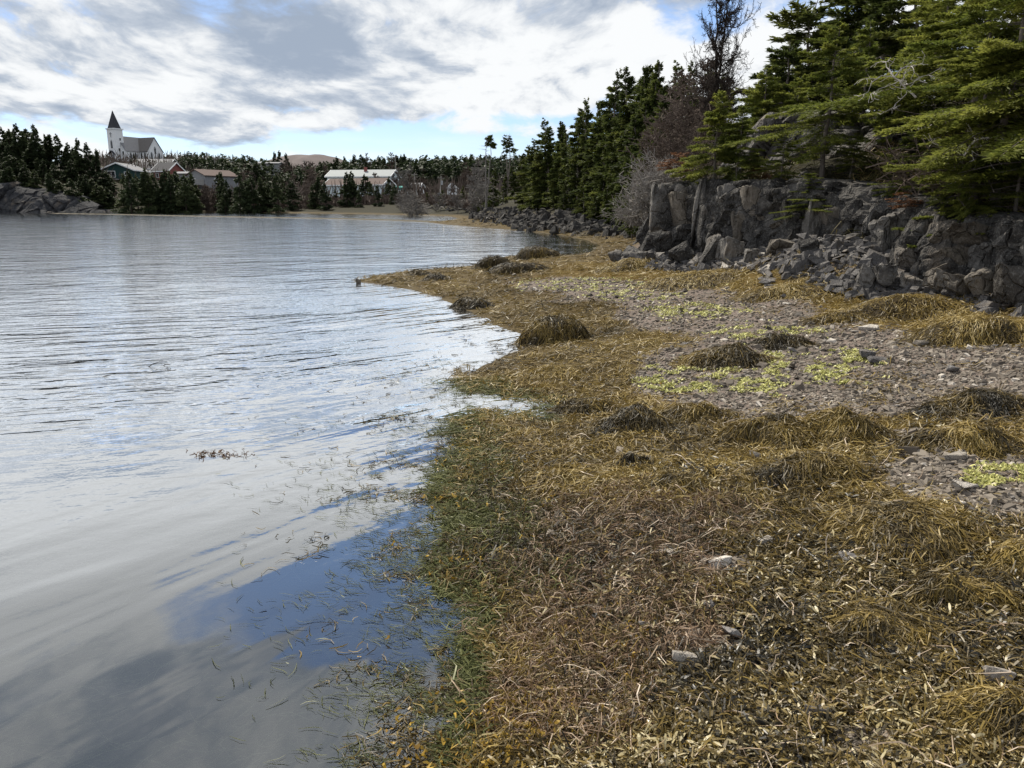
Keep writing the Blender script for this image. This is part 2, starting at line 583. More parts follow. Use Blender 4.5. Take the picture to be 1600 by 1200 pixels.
def H(x, y):
    """height of the ground sheet, bilinear in its own grid"""
    x, y = np.asarray(x, float), np.asarray(y, float)
    a = np.degrees(np.arctan2(x, y))
    r = np.clip(np.hypot(x, y), 0.5, 1090)
    fi = np.clip(np.interp(a, ang, np.arange(na)), 0, na - 1.001)
    fr_ = np.clip(1 + np.log(r / 0.5) / np.log(1100 / 0.5) * (NR - 1), 0, nr - 1.001)
    i, j = fi.astype(int), fr_.astype(int)
    u, v = fi - i, fr_ - j
    return (GZ[j, i] * (1 - u) + GZ[j, i + 1] * u) * (1 - v) + (GZ[j + 1, i] * (1 - u) + GZ[j + 1, i + 1] * u) * v


def hit(px, py, it=14):
    """points of the ground seen at pixels"""
    px, py = np.asarray(px, float), np.asarray(py, float)
    z = np.full(np.shape(px), 0.2)
    for _ in range(it):
        p = at(px, py, np.minimum(z, 1.5))
        z = 0.4 * z + 0.6 * np.clip(H(p[..., 0], p[..., 1]), -0.6, 1.4)
    p = at(px, py, z)
    p[..., 2] = H(p[..., 0], p[..., 1])
    return p


M_ground = principled("shore_ground", None, 0.75, ground_nodes, 0.06)
g_ob = link("ground", ground_me, M_ground, kind='structure')

# ---------------------------------------------------------------- water
mw, t, out = material("water")
pos = t.n('ShaderNodeNewGeometry').outputs['Position']
px_, py_, pz_ = t.sep(pos)
rad_ = t.vm('LENGTH', pos)


def crest(ax, ay, along, across, scale, detail, dist=0.3):
    """long-crested ripples travelling along (ax, ay)"""
    u = t.m('ADD', t.m('MULTIPLY', px_, ax), t.m('MULTIPLY', py_, ay))
    v = t.m('ADD', t.m('MULTIPLY', px_, -ay), t.m('MULTIPLY', py_, ax))
    return t.noise(t.comb(t.m('MULTIPLY', u, across), t.m('MULTIPLY', v, along), 0.0), scale, detail, 0.55, dist)


def bell(v, lo, a, b, hi):
    return t.m('MULTIPLY', t.ss(v, lo, a), t.m('SUBTRACT', 1.0, t.ss(v, b, hi)))


c1 = crest(0.72, -0.69, 0.6, 3.0, 1.0, 2.5, 0.25)
c2 = crest(0.25, -0.97, 0.8, 3.6, 1.1, 3.0, 0.4)
c3 = t.noise(pos, 7.0, 3, 0.6)
c4 = t.noise(t.vm('MULTIPLY', pos, (0.5, 1.0, 1.0)), 1.3, 5, 0.6)
patch = t.noise(pos, 0.33, 2, 0.5)
rip = t.m('MULTIPLY', t.ss(py_, 3.4, 6.2), t.m('ADD', 0.35, t.m('MULTIPLY', t.ss(patch, 0.36, 0.62), 0.8)))
side = t.ss(t.m('ADD', px_, t.m('MULTIPLY', py_, 0.28)), -2.5, 1.5)
h = t.m('MULTIPLY', t.m('ADD', t.m('MULTIPLY', c1, side), t.m('MULTIPLY', c2, t.m('SUBTRACT', 0.6, t.m('MULTIPLY', side, 0.42)))), rip)
h = t.m('MULTIPLY', h, t.m('ADD', 0.045, t.m('MULTIPLY', bell(py_, 3.6, 5.5, 8.0, 14.0), 0.030)))
h = t.m('ADD', h, t.m('MULTIPLY', t.m('MULTIPLY', c3, t.ss(rad_, 2.5, 9.0)), 0.006))
h = t.m('ADD', h, t.m('MULTIPLY', t.m('MULTIPLY', c4, t.ss(rad_, 9.0, 30.0)), 0.05))
# slow glassy streaks close in
c5 = crest(0.80, -0.60, 0.40, 1.7, 1.0, 2.5, 0.3)
h = t.m('ADD', h, t.m('MULTIPLY', c5, 0.013))
nrm = t.bump(h, 1.0, 1.0)
gl = t.n('ShaderNodeBsdfGlossy')
gl.inputs['Roughness'].default_value = 0.03
gl.inputs['Color'].default_value = (0.97, 0.985, 1.0, 1)
t.set(gl.inputs['Normal'], nrm)
tr = t.n('ShaderNodeBsdfTransparent')
tr.inputs[0].default_value = (0.84, 0.89, 0.87, 1)
fr = t.n('ShaderNodeFresnel')
fr.inputs[0].default_value = 2.0
t.set(fr.inputs['Normal'], nrm)
mx = t.n('ShaderNodeMixShader')
t.set(mx.inputs[0], t.m('MULTIPLY', fr.outputs[0], t.m('ADD', 1.55, t.m('MULTIPLY', t.ss(fr.outputs[0], 0.14, 0.26), 1.15)), clamp=True))
t.t.links.new(tr.outputs[0], mx.inputs[1])
t.t.links.new(gl.outputs[0], mx.inputs[2])
t.t.links.new(mx.outputs[0], out.inputs[0])
wv = np.array([(-400, -60, 0), (60, -60, 0), (60, 240, 0), (-400, 240, 0)])
link("water", mesh_np("water", wv, np.array([[0, 1, 2, 3]])), mw, kind='structure')
# ================================================================ ROCK
def rock_nodes(dark, light, lichen=0.25, scale=1.0):
    def f(t, b):
        pos = t.n('ShaderNodeNewGeometry').outputs['Position']
        p = t.vm('SCALE', pos, scale=scale)
        rnd = t.n('ShaderNodeObjectInfo').outputs['Random']
        n1 = t.noise(p, 2.2, 6, 0.65)
        n2 = t.noise(t.vm('MULTIPLY', p, (1.0, 1.0, 0.35)), 9.0, 5, 0.65)
        n3 = t.noise(p, 34.0, 3, 0.6)
        c = t.mix(t.ss(t.m('ADD', n1, t.m('MULTIPLY', t.m('SUBTRACT', rnd, 0.5), 0.35)), 0.3, 0.72), dark, light)
        c = t.mix(t.m('MULTIPLY', t.ss(n2, 0.5, 0.75), 0.5), c, tuple(0.45 * v for v in dark))
        c = t.mix(t.m('MULTIPLY', t.ss(n3, 0.52, 0.72), lichen), c, (0.33, 0.32, 0.30))
        c = t.mix(t.m('MULTIPLY', t.ss(t.noise(p, 1.1, 4, 0.6), 0.56, 0.72), 0.5), c, (0.15, 0.115, 0.08))
        c = t.mix(t.m('MULTIPLY', t.ss(t.m('FRACT', t.m('MULTIPLY', rnd, 7.0)), 0.55, 0.9), 0.55), c, t.mix(n1, (0.075, 0.062, 0.048), (0.20, 0.17, 0.135)))
        t.set(b.inputs['Base Color'], c)
        crack = t.voro(t.vm('ADD', t.vm('MULTIPLY', p, (1.0, 1.0, 0.55)), t.vm('SCALE', t.noise(p, 1.5, 3, 0.5, color=True), scale=0.9)), 2.6, 'DISTANCE_TO_EDGE')
        h = t.m('ADD', t.m('MULTIPLY', t.ss(crack, 0.0, 0.05), 0.035), t.m('ADD', t.m('MULTIPLY', n2, 0.09), t.m('MULTIPLY', n3, 0.022)))
        t.set(b.inputs['Normal'], t.bump(h, 1.0 / scale, 1.0))
    return f


M_cliff = principled("cliff_rock", None, 0.85, rock_nodes((0.036, 0.034, 0.033), (0.165, 0.155, 0.145), 0.32), 0.12)
M_stone = principled("shore_stone", None, 0.7, rock_nodes((0.085, 0.08, 0.08), (0.23, 0.215, 0.205), 0.35, 4.0), 0.12)
M_pale = principled("pale_stone", None, 0.7, rock_nodes((0.30, 0.27, 0.24), (0.52, 0.48, 0.43), 0.3, 5.0), 0.15)
M_far_rock = principled("far_rock", None, 0.95, rock_nodes((0.020, 0.021, 0.025), (0.075, 0.074, 0.077), 0.06, 0.25), 0.25)


def hull_rock(name, seed, n=16, boxy=0.55, bevel=0.05, cuts=3, disp=0.05, mat=None, crack=0):
    rg = np.random.default_rng(seed)
    p = rg.uniform(-1, 1, (n, 3))
    p = np.sign(p) * np.abs(p) ** boxy
    p /= np.abs(p).max(0)
    bm = bmesh.new()
    for q in p:
        bm.verts.new(q)
    r = bmesh.ops.convex_hull(bm, input=bm.verts)
    bmesh.ops.delete(bm, geom=[g for g in r['geom_interior'] if isinstance(g, bmesh.types.BMVert)], context='VERTS')
    bmesh.ops.dissolve_limit(bm, angle_limit=0.28, verts=bm.verts, edges=bm.edges)
    if bevel:
        bmesh.ops.bevel(bm, geom=list(bm.edges), offset=bevel, segments=1, affect='EDGES', clamp_overlap=True)
    if cuts:
        bmesh.ops.triangulate(bm, faces=bm.faces)
        bmesh.ops.subdivide_edges(bm, edges=[e for e in bm.edges if e.calc_length() > 0.3], cuts=cuts, use_grid_fill=True)
        bmesh.ops.triangulate(bm, faces=bm.faces)
        o = Vector((seed * 3.1, seed * 1.7, 0))
        if crack:
            bm.normal_update()
            for v in bm.verts:
                q = v.co * crack + o
                q = Vector((q.x * 1.25, q.y * 1.25, q.z * .6 + q.x * .35)) + mnoise.noise_vector(q * .8) * .35
                dd, pp = mnoise.voronoi(q)
                hsh = math.sin(pp[0].x * 12.99 + pp[0].y * 78.2 + pp[0].z * 37.7) * 43758.5
                gr_ = max(0.0, 1 - (dd[1] - dd[0]) / .16)
                v.co += v.normal * ((hsh - math.floor(hsh) - .5) * .20 - .10 * gr_)
        for v in bm.verts:
            d = mnoise.noise_vector(v.co * 1.6 + o) * disp + mnoise.noise_vector(v.co * 5 + o) * disp * 0.45
            v.co += d
    else:
        bmesh.ops.triangulate(bm, faces=bm.faces)
    me = bpy.data.meshes.new(name)
    bm.to_mesh(me)
    bm.free()
    if mat:
        me.materials.append(mat)
    return me


BLOCKS = [hull_rock("rock_block", 11 + i, 14, 0.42, 0.05, 6, 0.06, M_cliff, 1.1) for i in range(9)]
BOULDERS = [hull_rock("boulder", 41 + i, 16, 0.6, 0.06, 4, 0.06, M_cliff, .8) for i in range(8)]
SLABS = [hull_rock("loose_rock", 71 + i, 12, 0.6, 0.04, 0, 0, M_stone) for i in range(8)]
PEBS = [hull_rock("beach_stone", 91 + i, 14, 0.8, 0.08, 1, 0.04, M_stone) for i in range(6)]
PALES = [hull_rock("pale_stone", 121 + i, 16, 0.8, 0.08, 1, 0.05, M_pale) for i in range(3)]
FAR_B = [hull_rock("boulder", 141 + i, 14, 0.6, 0.0, 0, 0, M_cliff) for i in range(6)]

# ---- the cliff: a fractured wall along the foot of the hill
cl_px = np.array([p[0] for p in CLIFF_LINE], float)[::-1]
cl_y = cliff_w[::-1, 1]
cl_x = cliff_w[::-1, 0]


def cliff_Y(px):
    return np.interp(px, cl_px, cl_y)


def fracture(u, v, f, seed, stretch=0.45, roll=0.5):
    """flat facets of broken rock: each cell its own tilted plane, joints sunk between"""
    c, s_ = math.cos(roll), math.sin(roll)
    a, b = (u * c - v * s_) * f, (u * s_ + v * c) * f * stretch
    ia, ib = np.floor(a).astype(int), np.floor(b).astype(int)
    rg = np.random.default_rng(seed)
    T = rg.random((97, 89, 5))
    d1 = np.full(u.shape, 9.0)
    d2 = np.full(u.shape, 9.0)
    val = np.zeros(u.shape)
    for i in (-1, 0, 1):
        for j in (-1, 0, 1):
            q = T[(ia + i) % 97, (ib + j) % 89]
            x, y = a - (ia + i + q[..., 0]), b - (ib + j + q[..., 1])
            d = np.hypot(x, y)
            new = (q[..., 2] - 0.5) + x * (q[..., 3] - 0.5) * 1.6 + y * (q[..., 4] - 0.5) * 1.6
            near = d < d1
            d2 = np.where(near, d1, np.minimum(d2, d))
            val = np.where(near, new, val)
            d1 = np.where(near, d, d1)
    return val - 0.35 * smooth(d2 - d1, 0.10, 0.0)


def rock_wall(name, line, prof, cols, rows, disp, f, seed, mat, **kw):
    """line: (n,2) foot, left to right as seen from the water; prof(s)->list of (inset, height) knots"""
    seg = np.r_[0, np.cumsum(np.hypot(*np.diff(line, axis=0).T))]
    s_ = np.linspace(0, seg[-1], cols)
    X, Y = np.interp(s_, seg, line[:, 0]), np.interp(s_, seg, line[:, 1])
    k = max(3, cols // 40) | 1
    ker = np.ones(k) / k
    X = np.convolve(np.pad(X, k // 2, 'edge'), ker, 'valid')
    Y = np.convolve(np.pad(Y, k // 2, 'edge'), ker, 'valid')
    tx, ty = np.gradient(X), np.gradient(Y)
    ln = np.hypot(tx, ty)
    nx, ny = -ty / ln, tx / ln                         # inland side
    tt = np.linspace(0, 1, rows)
    V = np.zeros((rows, cols, 3))
    for c in range(cols):
        kn = prof(X[c], Y[c], s_[c] / seg[-1], nx[c], ny[c])
        q = np.linspace(0, 1, len(kn))
        ins, hh = np.interp(tt, q, [k_[0] for k_ in kn]), np.interp(tt, q, [k_[1] for k_ in kn])
        V[:, c] = np.stack([X[c] + nx[c] * ins, Y[c] + ny[c] * ins, hh], 1)
    U = np.repeat(s_[None], rows, 0)
    Z = V[..., 2] + 0.5 * np.linspace(0, 1, rows)[:, None]
    fr = fracture(U, Z, f, seed) * disp + fracture(U, Z, f * 3.1, seed + 1, 0.6, 0.9) * disp * 0.28 + fbm(U, Z, f * 6, 3) * disp * 0.10
    fade = np.minimum(1, np.minimum(np.arange(cols), np.arange(cols)[::-1]) / (cols * 0.03))[None]
    fr = fr * fade
    V[..., 0] -= fr * nx[None] * 1.0
    V[..., 1] -= fr * ny[None] * 1.0
    V[..., 2] += fr * 0.35 * np.linspace(0.2, 1, rows)[:, None]
    i = (np.arange(rows - 1)[:, None] * cols + np.arange(cols - 1)[None]).reshape(-1)
    F = np.stack([i, i + 1, i + cols + 1, i + cols], 1)
    return link(name, mesh_np(name, V, F), mat, **kw)


_s = np.r_[0, np.cumsum(np.hypot(np.diff(cl_x), np.diff(cl_y)))]
_t = np.linspace(0, _s[-1], 260)
_l = np.stack([np.interp(_t, _s, cl_x), np.interp(_t, _s, cl_y)], 1)
_l = np.stack([np.convolve(np.pad(_l[:, k], 5, 'edge'), np.ones(11) / 11, 'valid') for k in (0, 1)], 1)
_d = np.gradient(_l, axis=0)
_n = np.stack([-_d[:, 1], _d[:, 0]], 1)
_n /= np.linalg.norm(_n, axis=1, keepdims=True)
_n *= np.sign(_n @ np.array([.8, .5]))[:, None]                # inland: away from the water
foot = _l + _n * (back_of(_l[:, 0], _l[:, 1]) + 0.12)[:, None]           # the wall stands back from the weed line, rubble in between
_p, _q = project(foot[:, 0], foot[:, 1], np.full(len(foot), 1.2))
face_px, face_y = _p.copy(), foot[:, 1].copy()
foot = np.concatenate([pix_line([(1022, 356), (1010, 372)], 0.6), foot])


def cliff_prof(x, y, s_, nx, ny):
    base = float(H(x, y))
    g1, g2 = (float(H(x + nx * q, y + ny * q)) for q in (0.9, 1.6))
    top = 0.62 + np.interp(y, [8, 9, 10.3, 13, 14.5, 16, 18, 24], [.70, .74, .9, 1.05, 1.3, 1.48, 1.48, 1.1]) + 0.22 * float(fbm(x, y, 0.9, 3)) + 0.34 * float(fbm(x, y, 2.1, 2)) - .06
    top = max(top, g1 + .05)
    return [(-0.16, base - 0.35), (-0.06, base + 0.1), (0.04, base + (top - base) * 0.45), (0.10, top - 0.25), (0.30, top), (0.75, max(top, g1 + .08)), (1.1, g1 + .03), (1.6, g2 - .2)]


cliff = rock_wall("cliff", foot, cliff_prof, 420, 60, 0.34, 1.25, 5, M_cliff, kind='structure')


def block(px0, py0, px1, py1, roll=0.0, inset=0.25, deep=0.8, mesh=None, parent=None, rg=random, yaw=None):
    """a block of the cliff filling about these photo pixels, standing at the cliff's own distance"""
    cx, cy = (px0 + px1) / 2, (py0 + py1) / 2
    Y = float(np.interp(cx, face_px, face_y)) + inset
    p = at_y(cx, cy, Y)
    sx = (px1 - px0) / 2 / FPX * Y
    sz = (py1 - py0) / 2 / FPX * Y
    o = bpy.data.objects.new("rock_block", mesh or rg.choice(BLOCKS))
    C.objects.link(o)
    if parent is not None:
        o.parent = parent
    o.location = (p[0], Y + max(sx, sz) * deep * 0.85, p[2])
    o.rotation_euler = (rg.uniform(-.12, .12), roll, rg.uniform(-.3, .3) if yaw is None else yaw)
    o.scale = (sx * 1.12, max(sx, sz) * deep, sz * 1.12)
    return o


random.seed(21)
for b in [(1022, 288, 1058, 356, .05), (1052, 294, 1086, 362, -.05), (1080, 280, 1100, 382, .12), (1094, 284, 1134, 386, .1), (1112, 310, 1142, 368, .2),
          (1134, 284, 1170, 330, -.35), (1158, 292, 1232, 368, .25), (1222, 316, 1276, 384, -.1), (1262, 318, 1300, 378, .1), (1292, 322, 1338, 380, -.05),
          (1345, 350, 1385, 440, .15), (1380, 338, 1440, 400, -.15), (1385, 385, 1440, 446, .1), (1436, 345, 1492, 392, .2), (1434, 384, 1484, 440, 0.05),
          (1482, 380, 1540, 440, -.2), (1490, 352, 1585, 396, .12), (1535, 385, 1600, 450, .1), (1580, 350, 1660, 440, .2), (1640, 370, 1740, 470, -.1),
          (1096, 340, 1120, 392, .0), (1130, 350, 1165, 400, .3), (1020, 340, 1050, 372, .5), (1050, 350, 1092, 384, .6), (1200, 350, 1250, 394, .2),
          (1000, 320, 1026, 372, .1), (1150, 330, 1180, 385, -.1)]:
    block(*b, parent=cliff, inset=random.uniform(0.05, 0.3))
# smaller broken blocks between the large ones
for _ in range(46):
    px = random.uniform(1005, 1640)
    top, bot = np.interp(px, [1000, 1150, 1340, 1600], [300, 300, 345, 365]), np.interp(px, [1000, 1150, 1340, 1600], [385, 395, 435, 465])
    py = random.uniform(top, bot)
    w_, h_ = random.uniform(8, 20), random.uniform(8, 22)
    block(px - w_, py - h_, px + w_, py + h_, random.uniform(-.7, .7), random.uniform(-0.05, 0.25), 0.8, parent=cliff)

# ---- the second rock step among the trees
OUT = np.stack([at_y(px, 270, Y)[:2] for px, Y in ((1085, 19.5), (1130, 18.8), (1190, 18.2), (1250, 17.4), (1310, 16.6), (1380, 16.0), (1450, 15.6))])


def outcrop_prof(x, y, s_, *n_):
    b = float(H(x, y))
    hgt = (0.35 + 1.45 * math.sin(math.pi * min(1, s_ * 1.25 + 0.08)) ** 0.8 if s_ < 0.74 else 0.9) * (0.9 + 0.4 * float(fbm(x, y, 1.1, 2)))
    hgt *= .8
    return [(-0.2, b - 0.4), (0.0, b + 0.1), (0.25, b + hgt * .5), (0.4, b + hgt * .85), (0.7, b + hgt), (1.6, b + hgt + .1), (2.6, b + hgt * .4)]


outcrop = rock_wall("rock_outcrop", OUT, outcrop_prof, 200, 44, 0.42, 0.95, 9, M_cliff, kind='structure')

# ---- boulders at the foot of the cliff, each its own thing
random.seed(5)
nb = 0


def boulder(px0, py0, px1, py1, label, roll=0.0, mesh=None, group="boulders fallen along the foot of the cliff", dy=-0.35, flat=None, name="boulder"):
    cx, cy = (px0 + px1) / 2, (py0 + py1) / 2
    q = hit(np.array([cx]), np.array([float(py1) - 2]))[0]
    Y = min(float(q[1]), float(cliff_Y(cx)) + 0.1)
    p = at_y(cx, cy, Y)
    sx, sz = (px1 - px0) / 2 / FPX * Y, (py1 - py0) / 2 / FPX * Y
    o = thing(name, label, "boulder" if name == "boulder" else "rock", (p[0], Y + sx * 0.3, p[2]), random.uniform(-.4, .4), group, me=mesh or random.choice(BOULDERS))
    o.rotation_euler.y = roll
    o.rotation_euler.x = random.uniform(-.15, .15)
    o.scale = (sx * 1.1, sx * 0.85, sz * 1.15)
    return o


boulder(1078, 372, 1130, 410, "long dark slab leaning left at the cliff foot, shadow beneath it", -.45)
boulder(1012, 364, 1045, 394, "pale grey layered boulder at the left end of the cliff foot", -.25)
boulder(1126, 374, 1160, 416, "upright dark boulder right of the leaning slab at the cliff foot", .1)
boulder(1160, 390, 1186, 416, "small round dark boulder at the left edge of the loose stones", .2)
boulder(1204, 374, 1244, 398, "flat brownish boulder lying on top of the loose stone slope", .1)
boulder(1244, 376, 1275, 404, "rounded grey boulder at the top of the loose stone slope", -.2)
boulder(1048, 384, 1082, 408, "jagged low rock left of the leaning slab", -.5)
boulder(950, 393, 974, 407, "low angular rock at the seaward end of the cliff, above brown weed", -.2)
boulder(972, 384, 1000, 404, "dark angular rock beside the low angular rock at the cliff end", .3)
boulder(988, 392, 1012, 410, "low grey rock in weed at the cliff end", .1)
boulder(1340, 418, 1372, 446, "dark wedge of rock with a pale edge, left foot of the right outcrop", .5)
boulder(1370, 414, 1404, 448, "blocky boulder against the right outcrop", -.2)
boulder(1452, 424, 1484, 456, "tan faced boulder below the right outcrop", .2)
boulder(1478, 430, 1525, 460, "broad grey boulder near the right edge of the beach top", .1)
boulder(1520, 424, 1556, 458, "angular upright boulder near the right edge of the photo", -.3)
boulder(1556, 418, 1625, 474, "largest grey boulder at the right edge, standing in golden weed", .15)
boulder(1400, 430, 1440, 452, "triangular pale boulder under the right outcrop", .3)

# ---- the slope of loose stones
random.seed(9)
rg = np.random.default_rng(9)
cnt = 0
for _ in range(300):
    px = rg.normal(1262, 62) if rg.random() < 0.62 else rg.uniform(960, 1610)
    b = np.interp(px, [950, 1000, 1100, 1200, 1290, 1350, 1450, 1600], [405, 407, 414, 424, 442, 452, 458, 474])
    py = b - abs(rg.normal(0, 13 if 1180 < px < 1350 else 5)) + rg.uniform(-2, 4)
    if not 950 < px < 1620:
        continue
    q = hit(np.array([px]), np.array([py]))[0]
    Y = q[1]
    sx = rg.uniform(4.5, 13) / FPX * Y
    lab = "loose broken grey stone in the rubble at the cliff foot"
    me = SLABS[rg.integers(len(SLABS))]
    if rg.random() < 0.07:
        me, lab = PALES[rg.integers(3)], "loose whitish stone in the rubble at the cliff foot"
    o = thing("loose_rock", lab, "rock", (q[0], Y, q[2] + sx * 0.15), rg.uniform(0, 6.28), "loose stones below the cliff", me=me)
    o.rotation_euler.x, o.rotation_euler.y = rg.uniform(-.5, .5), rg.uniform(-.5, .5)
    o.scale = (sx * rg.uniform(.8, 1.3), sx * rg.uniform(.6, 1.0), sx * rg.uniform(.3, .65))
    cnt += 1

# ---- finer rubble between them: one mass
n_ = 3200
_i = rg.integers(0, len(_l), n_)
_o = rg.uniform(-0.25, 1.0, n_) * (back_of(_l[_i, 0], _l[_i, 1]) + .15)
_c = _l[_i] + _n[_i] * _o[:, None] + rg.normal(0, .06, (n_, 2))
cube = np.array([(x, y, z) for z in (-1, 1) for y in (-1, 1) for x in (-1, 1)], float)
cf = np.array([(0, 2, 3, 1), (4, 5, 7, 6), (0, 1, 5, 4), (1, 3, 7, 5), (3, 2, 6, 7), (2, 0, 4, 6)])
V = cube[None] * (1 + rg.normal(0, .25, (n_, 8, 3)))
V[:, 4:, :2] *= .6
_z = rg.gamma(3, .016, n_)
V = V * _z[:, None, None] * np.stack([rg.uniform(.8, 1.5, n_), rg.uniform(.6, 1, n_), rg.uniform(.3, .7, n_)], 1)[:, None]
_a, _tl = rg.random(n_) * 6.28, rg.normal(0, .35, n_)
x, y, z = V[..., 0], V[..., 1], V[..., 2] + V[..., 0] * _tl[:, None]
c_, s_ = np.cos(_a)[:, None], np.sin(_a)[:, None]
V = np.stack([x * c_ - y * s_, x * s_ + y * c_, z], -1) + np.stack([_c[:, 0], _c[:, 1], H(_c[:, 0], _c[:, 1]) + _z * .3], 1)[:, None]
link("rubble", mesh_np("rubble", V.reshape(-1, 3), (cf[None] + 8 * np.arange(n_)[:, None, None]).reshape(-1, 4)), M_stone, kind='stuff')

# ---- boulders along the middle shore
for _ in range(95):
    px = rg.uniform(738, 965)
    p = at(px, np.interp(px, [738, 800, 870, 940, 1000], [337, 341, 346, 350, 356]) + rg.uniform(-2.5, 2.5), .55)
    Y = float(p[1])
    if float(H(p[0], Y)) < .3:
        continue
    z = float(H(p[0], Y))
    sx = rg.uniform(1.8, 5.5) / FPX * Y * (1.5 if rg.random() < .08 else 1)
    o = thing("boulder", "grey boulder lying along the shore below the hillside spruces", "boulder", (p[0], Y, z + sx * .25), rg.uniform(0, 6.28), "boulders along the middle shore", me=FAR_B[rg.integers(6)])
    o.scale = (sx, sx * .8, sx * rg.uniform(.5, .8))
for _ in range(60):
    px = rg.uniform(640, 765)
    Y = np.interp(px, [640, 700, 765], [160, 140, 112]) + rg.uniform(-2, 10)
    p = at_y(px, 325, Y)
    sx = rg.uniform(1.5, 4.5) / FPX * Y
    o = thing("boulder", "grey boulder on the far shore below the bare thicket", "boulder", (p[0], Y, float(H(p[0], Y)) + sx * .3), rg.uniform(0, 6.28), "boulders at the head of the cove", me=FAR_B[rg.integers(6)])
    o.scale = (sx, sx * .8, sx * .6)

n_ = 2600
_px = rg.uniform(735, 985, n_)
_py = np.interp(_px, [735, 800, 870, 940, 985, 1005], [335.5, 341, 346, 350, 354, 372]) + rg.normal(-.5, 1.6, n_)
_c = at(_px, _py, .6)
V = cube[None] * (1 + rg.normal(0, .25, (n_, 8, 3)))
V[:, 4:, :2] *= .6
_z = rg.gamma(2.4, .055, n_)
V = V * _z[:, None, None] * np.stack([rg.uniform(.8, 1.5, n_), rg.uniform(.6, 1, n_), rg.uniform(.4, .8, n_)], 1)[:, None]
_a, _tl = rg.random(n_) * 6.28, rg.normal(0, .35, n_)
x, y, z = V[..., 0], V[..., 1], V[..., 2] + V[..., 0] * _tl[:, None]
c_, s_ = np.cos(_a)[:, None], np.sin(_a)[:, None]
V = np.stack([x * c_ - y * s_, x * s_ + y * c_, z], -1) + np.stack([_c[:, 0], _c[:, 1], H(_c[:, 0], _c[:, 1]) + _z * .2], 1)[:, None]
link("shore_rubble", mesh_np("shore_rubble", V.reshape(-1, 3), (cf[None] + 8 * np.arange(n_)[:, None, None]).reshape(-1, 4)), M_cliff, kind='stuff')

# ---- headland rock on the far left
hl = np.stack([at_y(px, 320, Y)[:2] for px, Y in ((-160, 186), (-60, 185), (0, 184), (60, 184), (110, 184.5), (150, 186), (176, 190), (186, 196))])


def head_prof(x, y, s_, *n_):
    top = float(np.interp(x, HEAD_X([-500, -60, 0, 60, 110, 150, 178, 195]), [7.4, 7.2, 6.9, 6.2, 4.2, 2.6, .9, 0.3])) * (1 + .25 * float(fbm(x, y, 0.15, 2)))
    return [(-1.0, -0.3), (0.3, 0.6), (1.5, top * .4 + .3), (2.5, top * .8), (4.0, top), (8.0, top + .6), (13, top + .3)]


headland = rock_wall("headland_cliff", hl, head_prof, 320, 50, 2.2, 0.16, 15, M_far_rock, kind='structure')
for _ in range(40):
    px = rg.uniform(60, 185)
    Y = 182 + rg.uniform(-1.5, 2)
    p = at_y(px, 325, Y)
    sx = rg.uniform(1.5, 4) / FPX * Y
    o = thing("boulder", "pale grey boulder at the foot of the left headland", "boulder", (p[0], Y, float(H(p[0], Y)) + .3), rg.uniform(0, 6), "boulders below the left headland", me=FAR_B[rg.integers(6)])
    o.scale = (sx, sx * .8, sx * .6)
# ================================================================ TREES
M_bark = principled("spruce_bark", None, 0.9, lambda t, b: t.set(b.inputs['Base Color'], t.mix(t.noise(t.n('ShaderNodeNewGeometry').outputs['Position'], 14, 4, .6), (0.06, 0.05, 0.043), (0.24, 0.21, 0.185))))
M_dark_bark = principled("dark_bark", (0.032, 0.025, 0.021), 0.9)
M_grey_wood = principled("dead_grey_wood", (0.155, 0.142, 0.13), 0.85)
M_pale_wood = principled("bleached_wood", (0.46, 0.43, 0.40), 0.8)
M_brown_twig = principled("brown_twigs", None, 0.9, lambda t, b: t.set(b.inputs['Base Color'], t.mix(t.n('ShaderNodeObjectInfo').outputs['Random'], (0.075, 0.057, 0.047), (0.125, 0.098, 0.082))))
M_rust = leafy("rusty_needles", [(0, (0.10, 0.045, 0.02)), (1, (0.23, 0.11, 0.05))], 0.2)
M_near = leafy("spruce_needles_sunny", [(0.0, (0.026, 0.038, 0.009)), (0.4, (0.095, 0.120, 0.022)), (1.0, (0.28, 0.285, 0.06))], 0.5, var=0.25)  # sunlit yellow-green and its contrast put into the needle colour
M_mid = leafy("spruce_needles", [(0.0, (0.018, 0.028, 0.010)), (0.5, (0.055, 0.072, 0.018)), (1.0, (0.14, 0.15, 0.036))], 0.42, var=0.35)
M_far = leafy("spruce_needles_dark", [(0.0, (0.020, 0.030, 0.015)), (0.55, (0.042, 0.058, 0.026)), (1.0, (0.085, 0.10, 0.042))], 0.25, var=0.45)  # needle colour lightened to stand in for distance haze


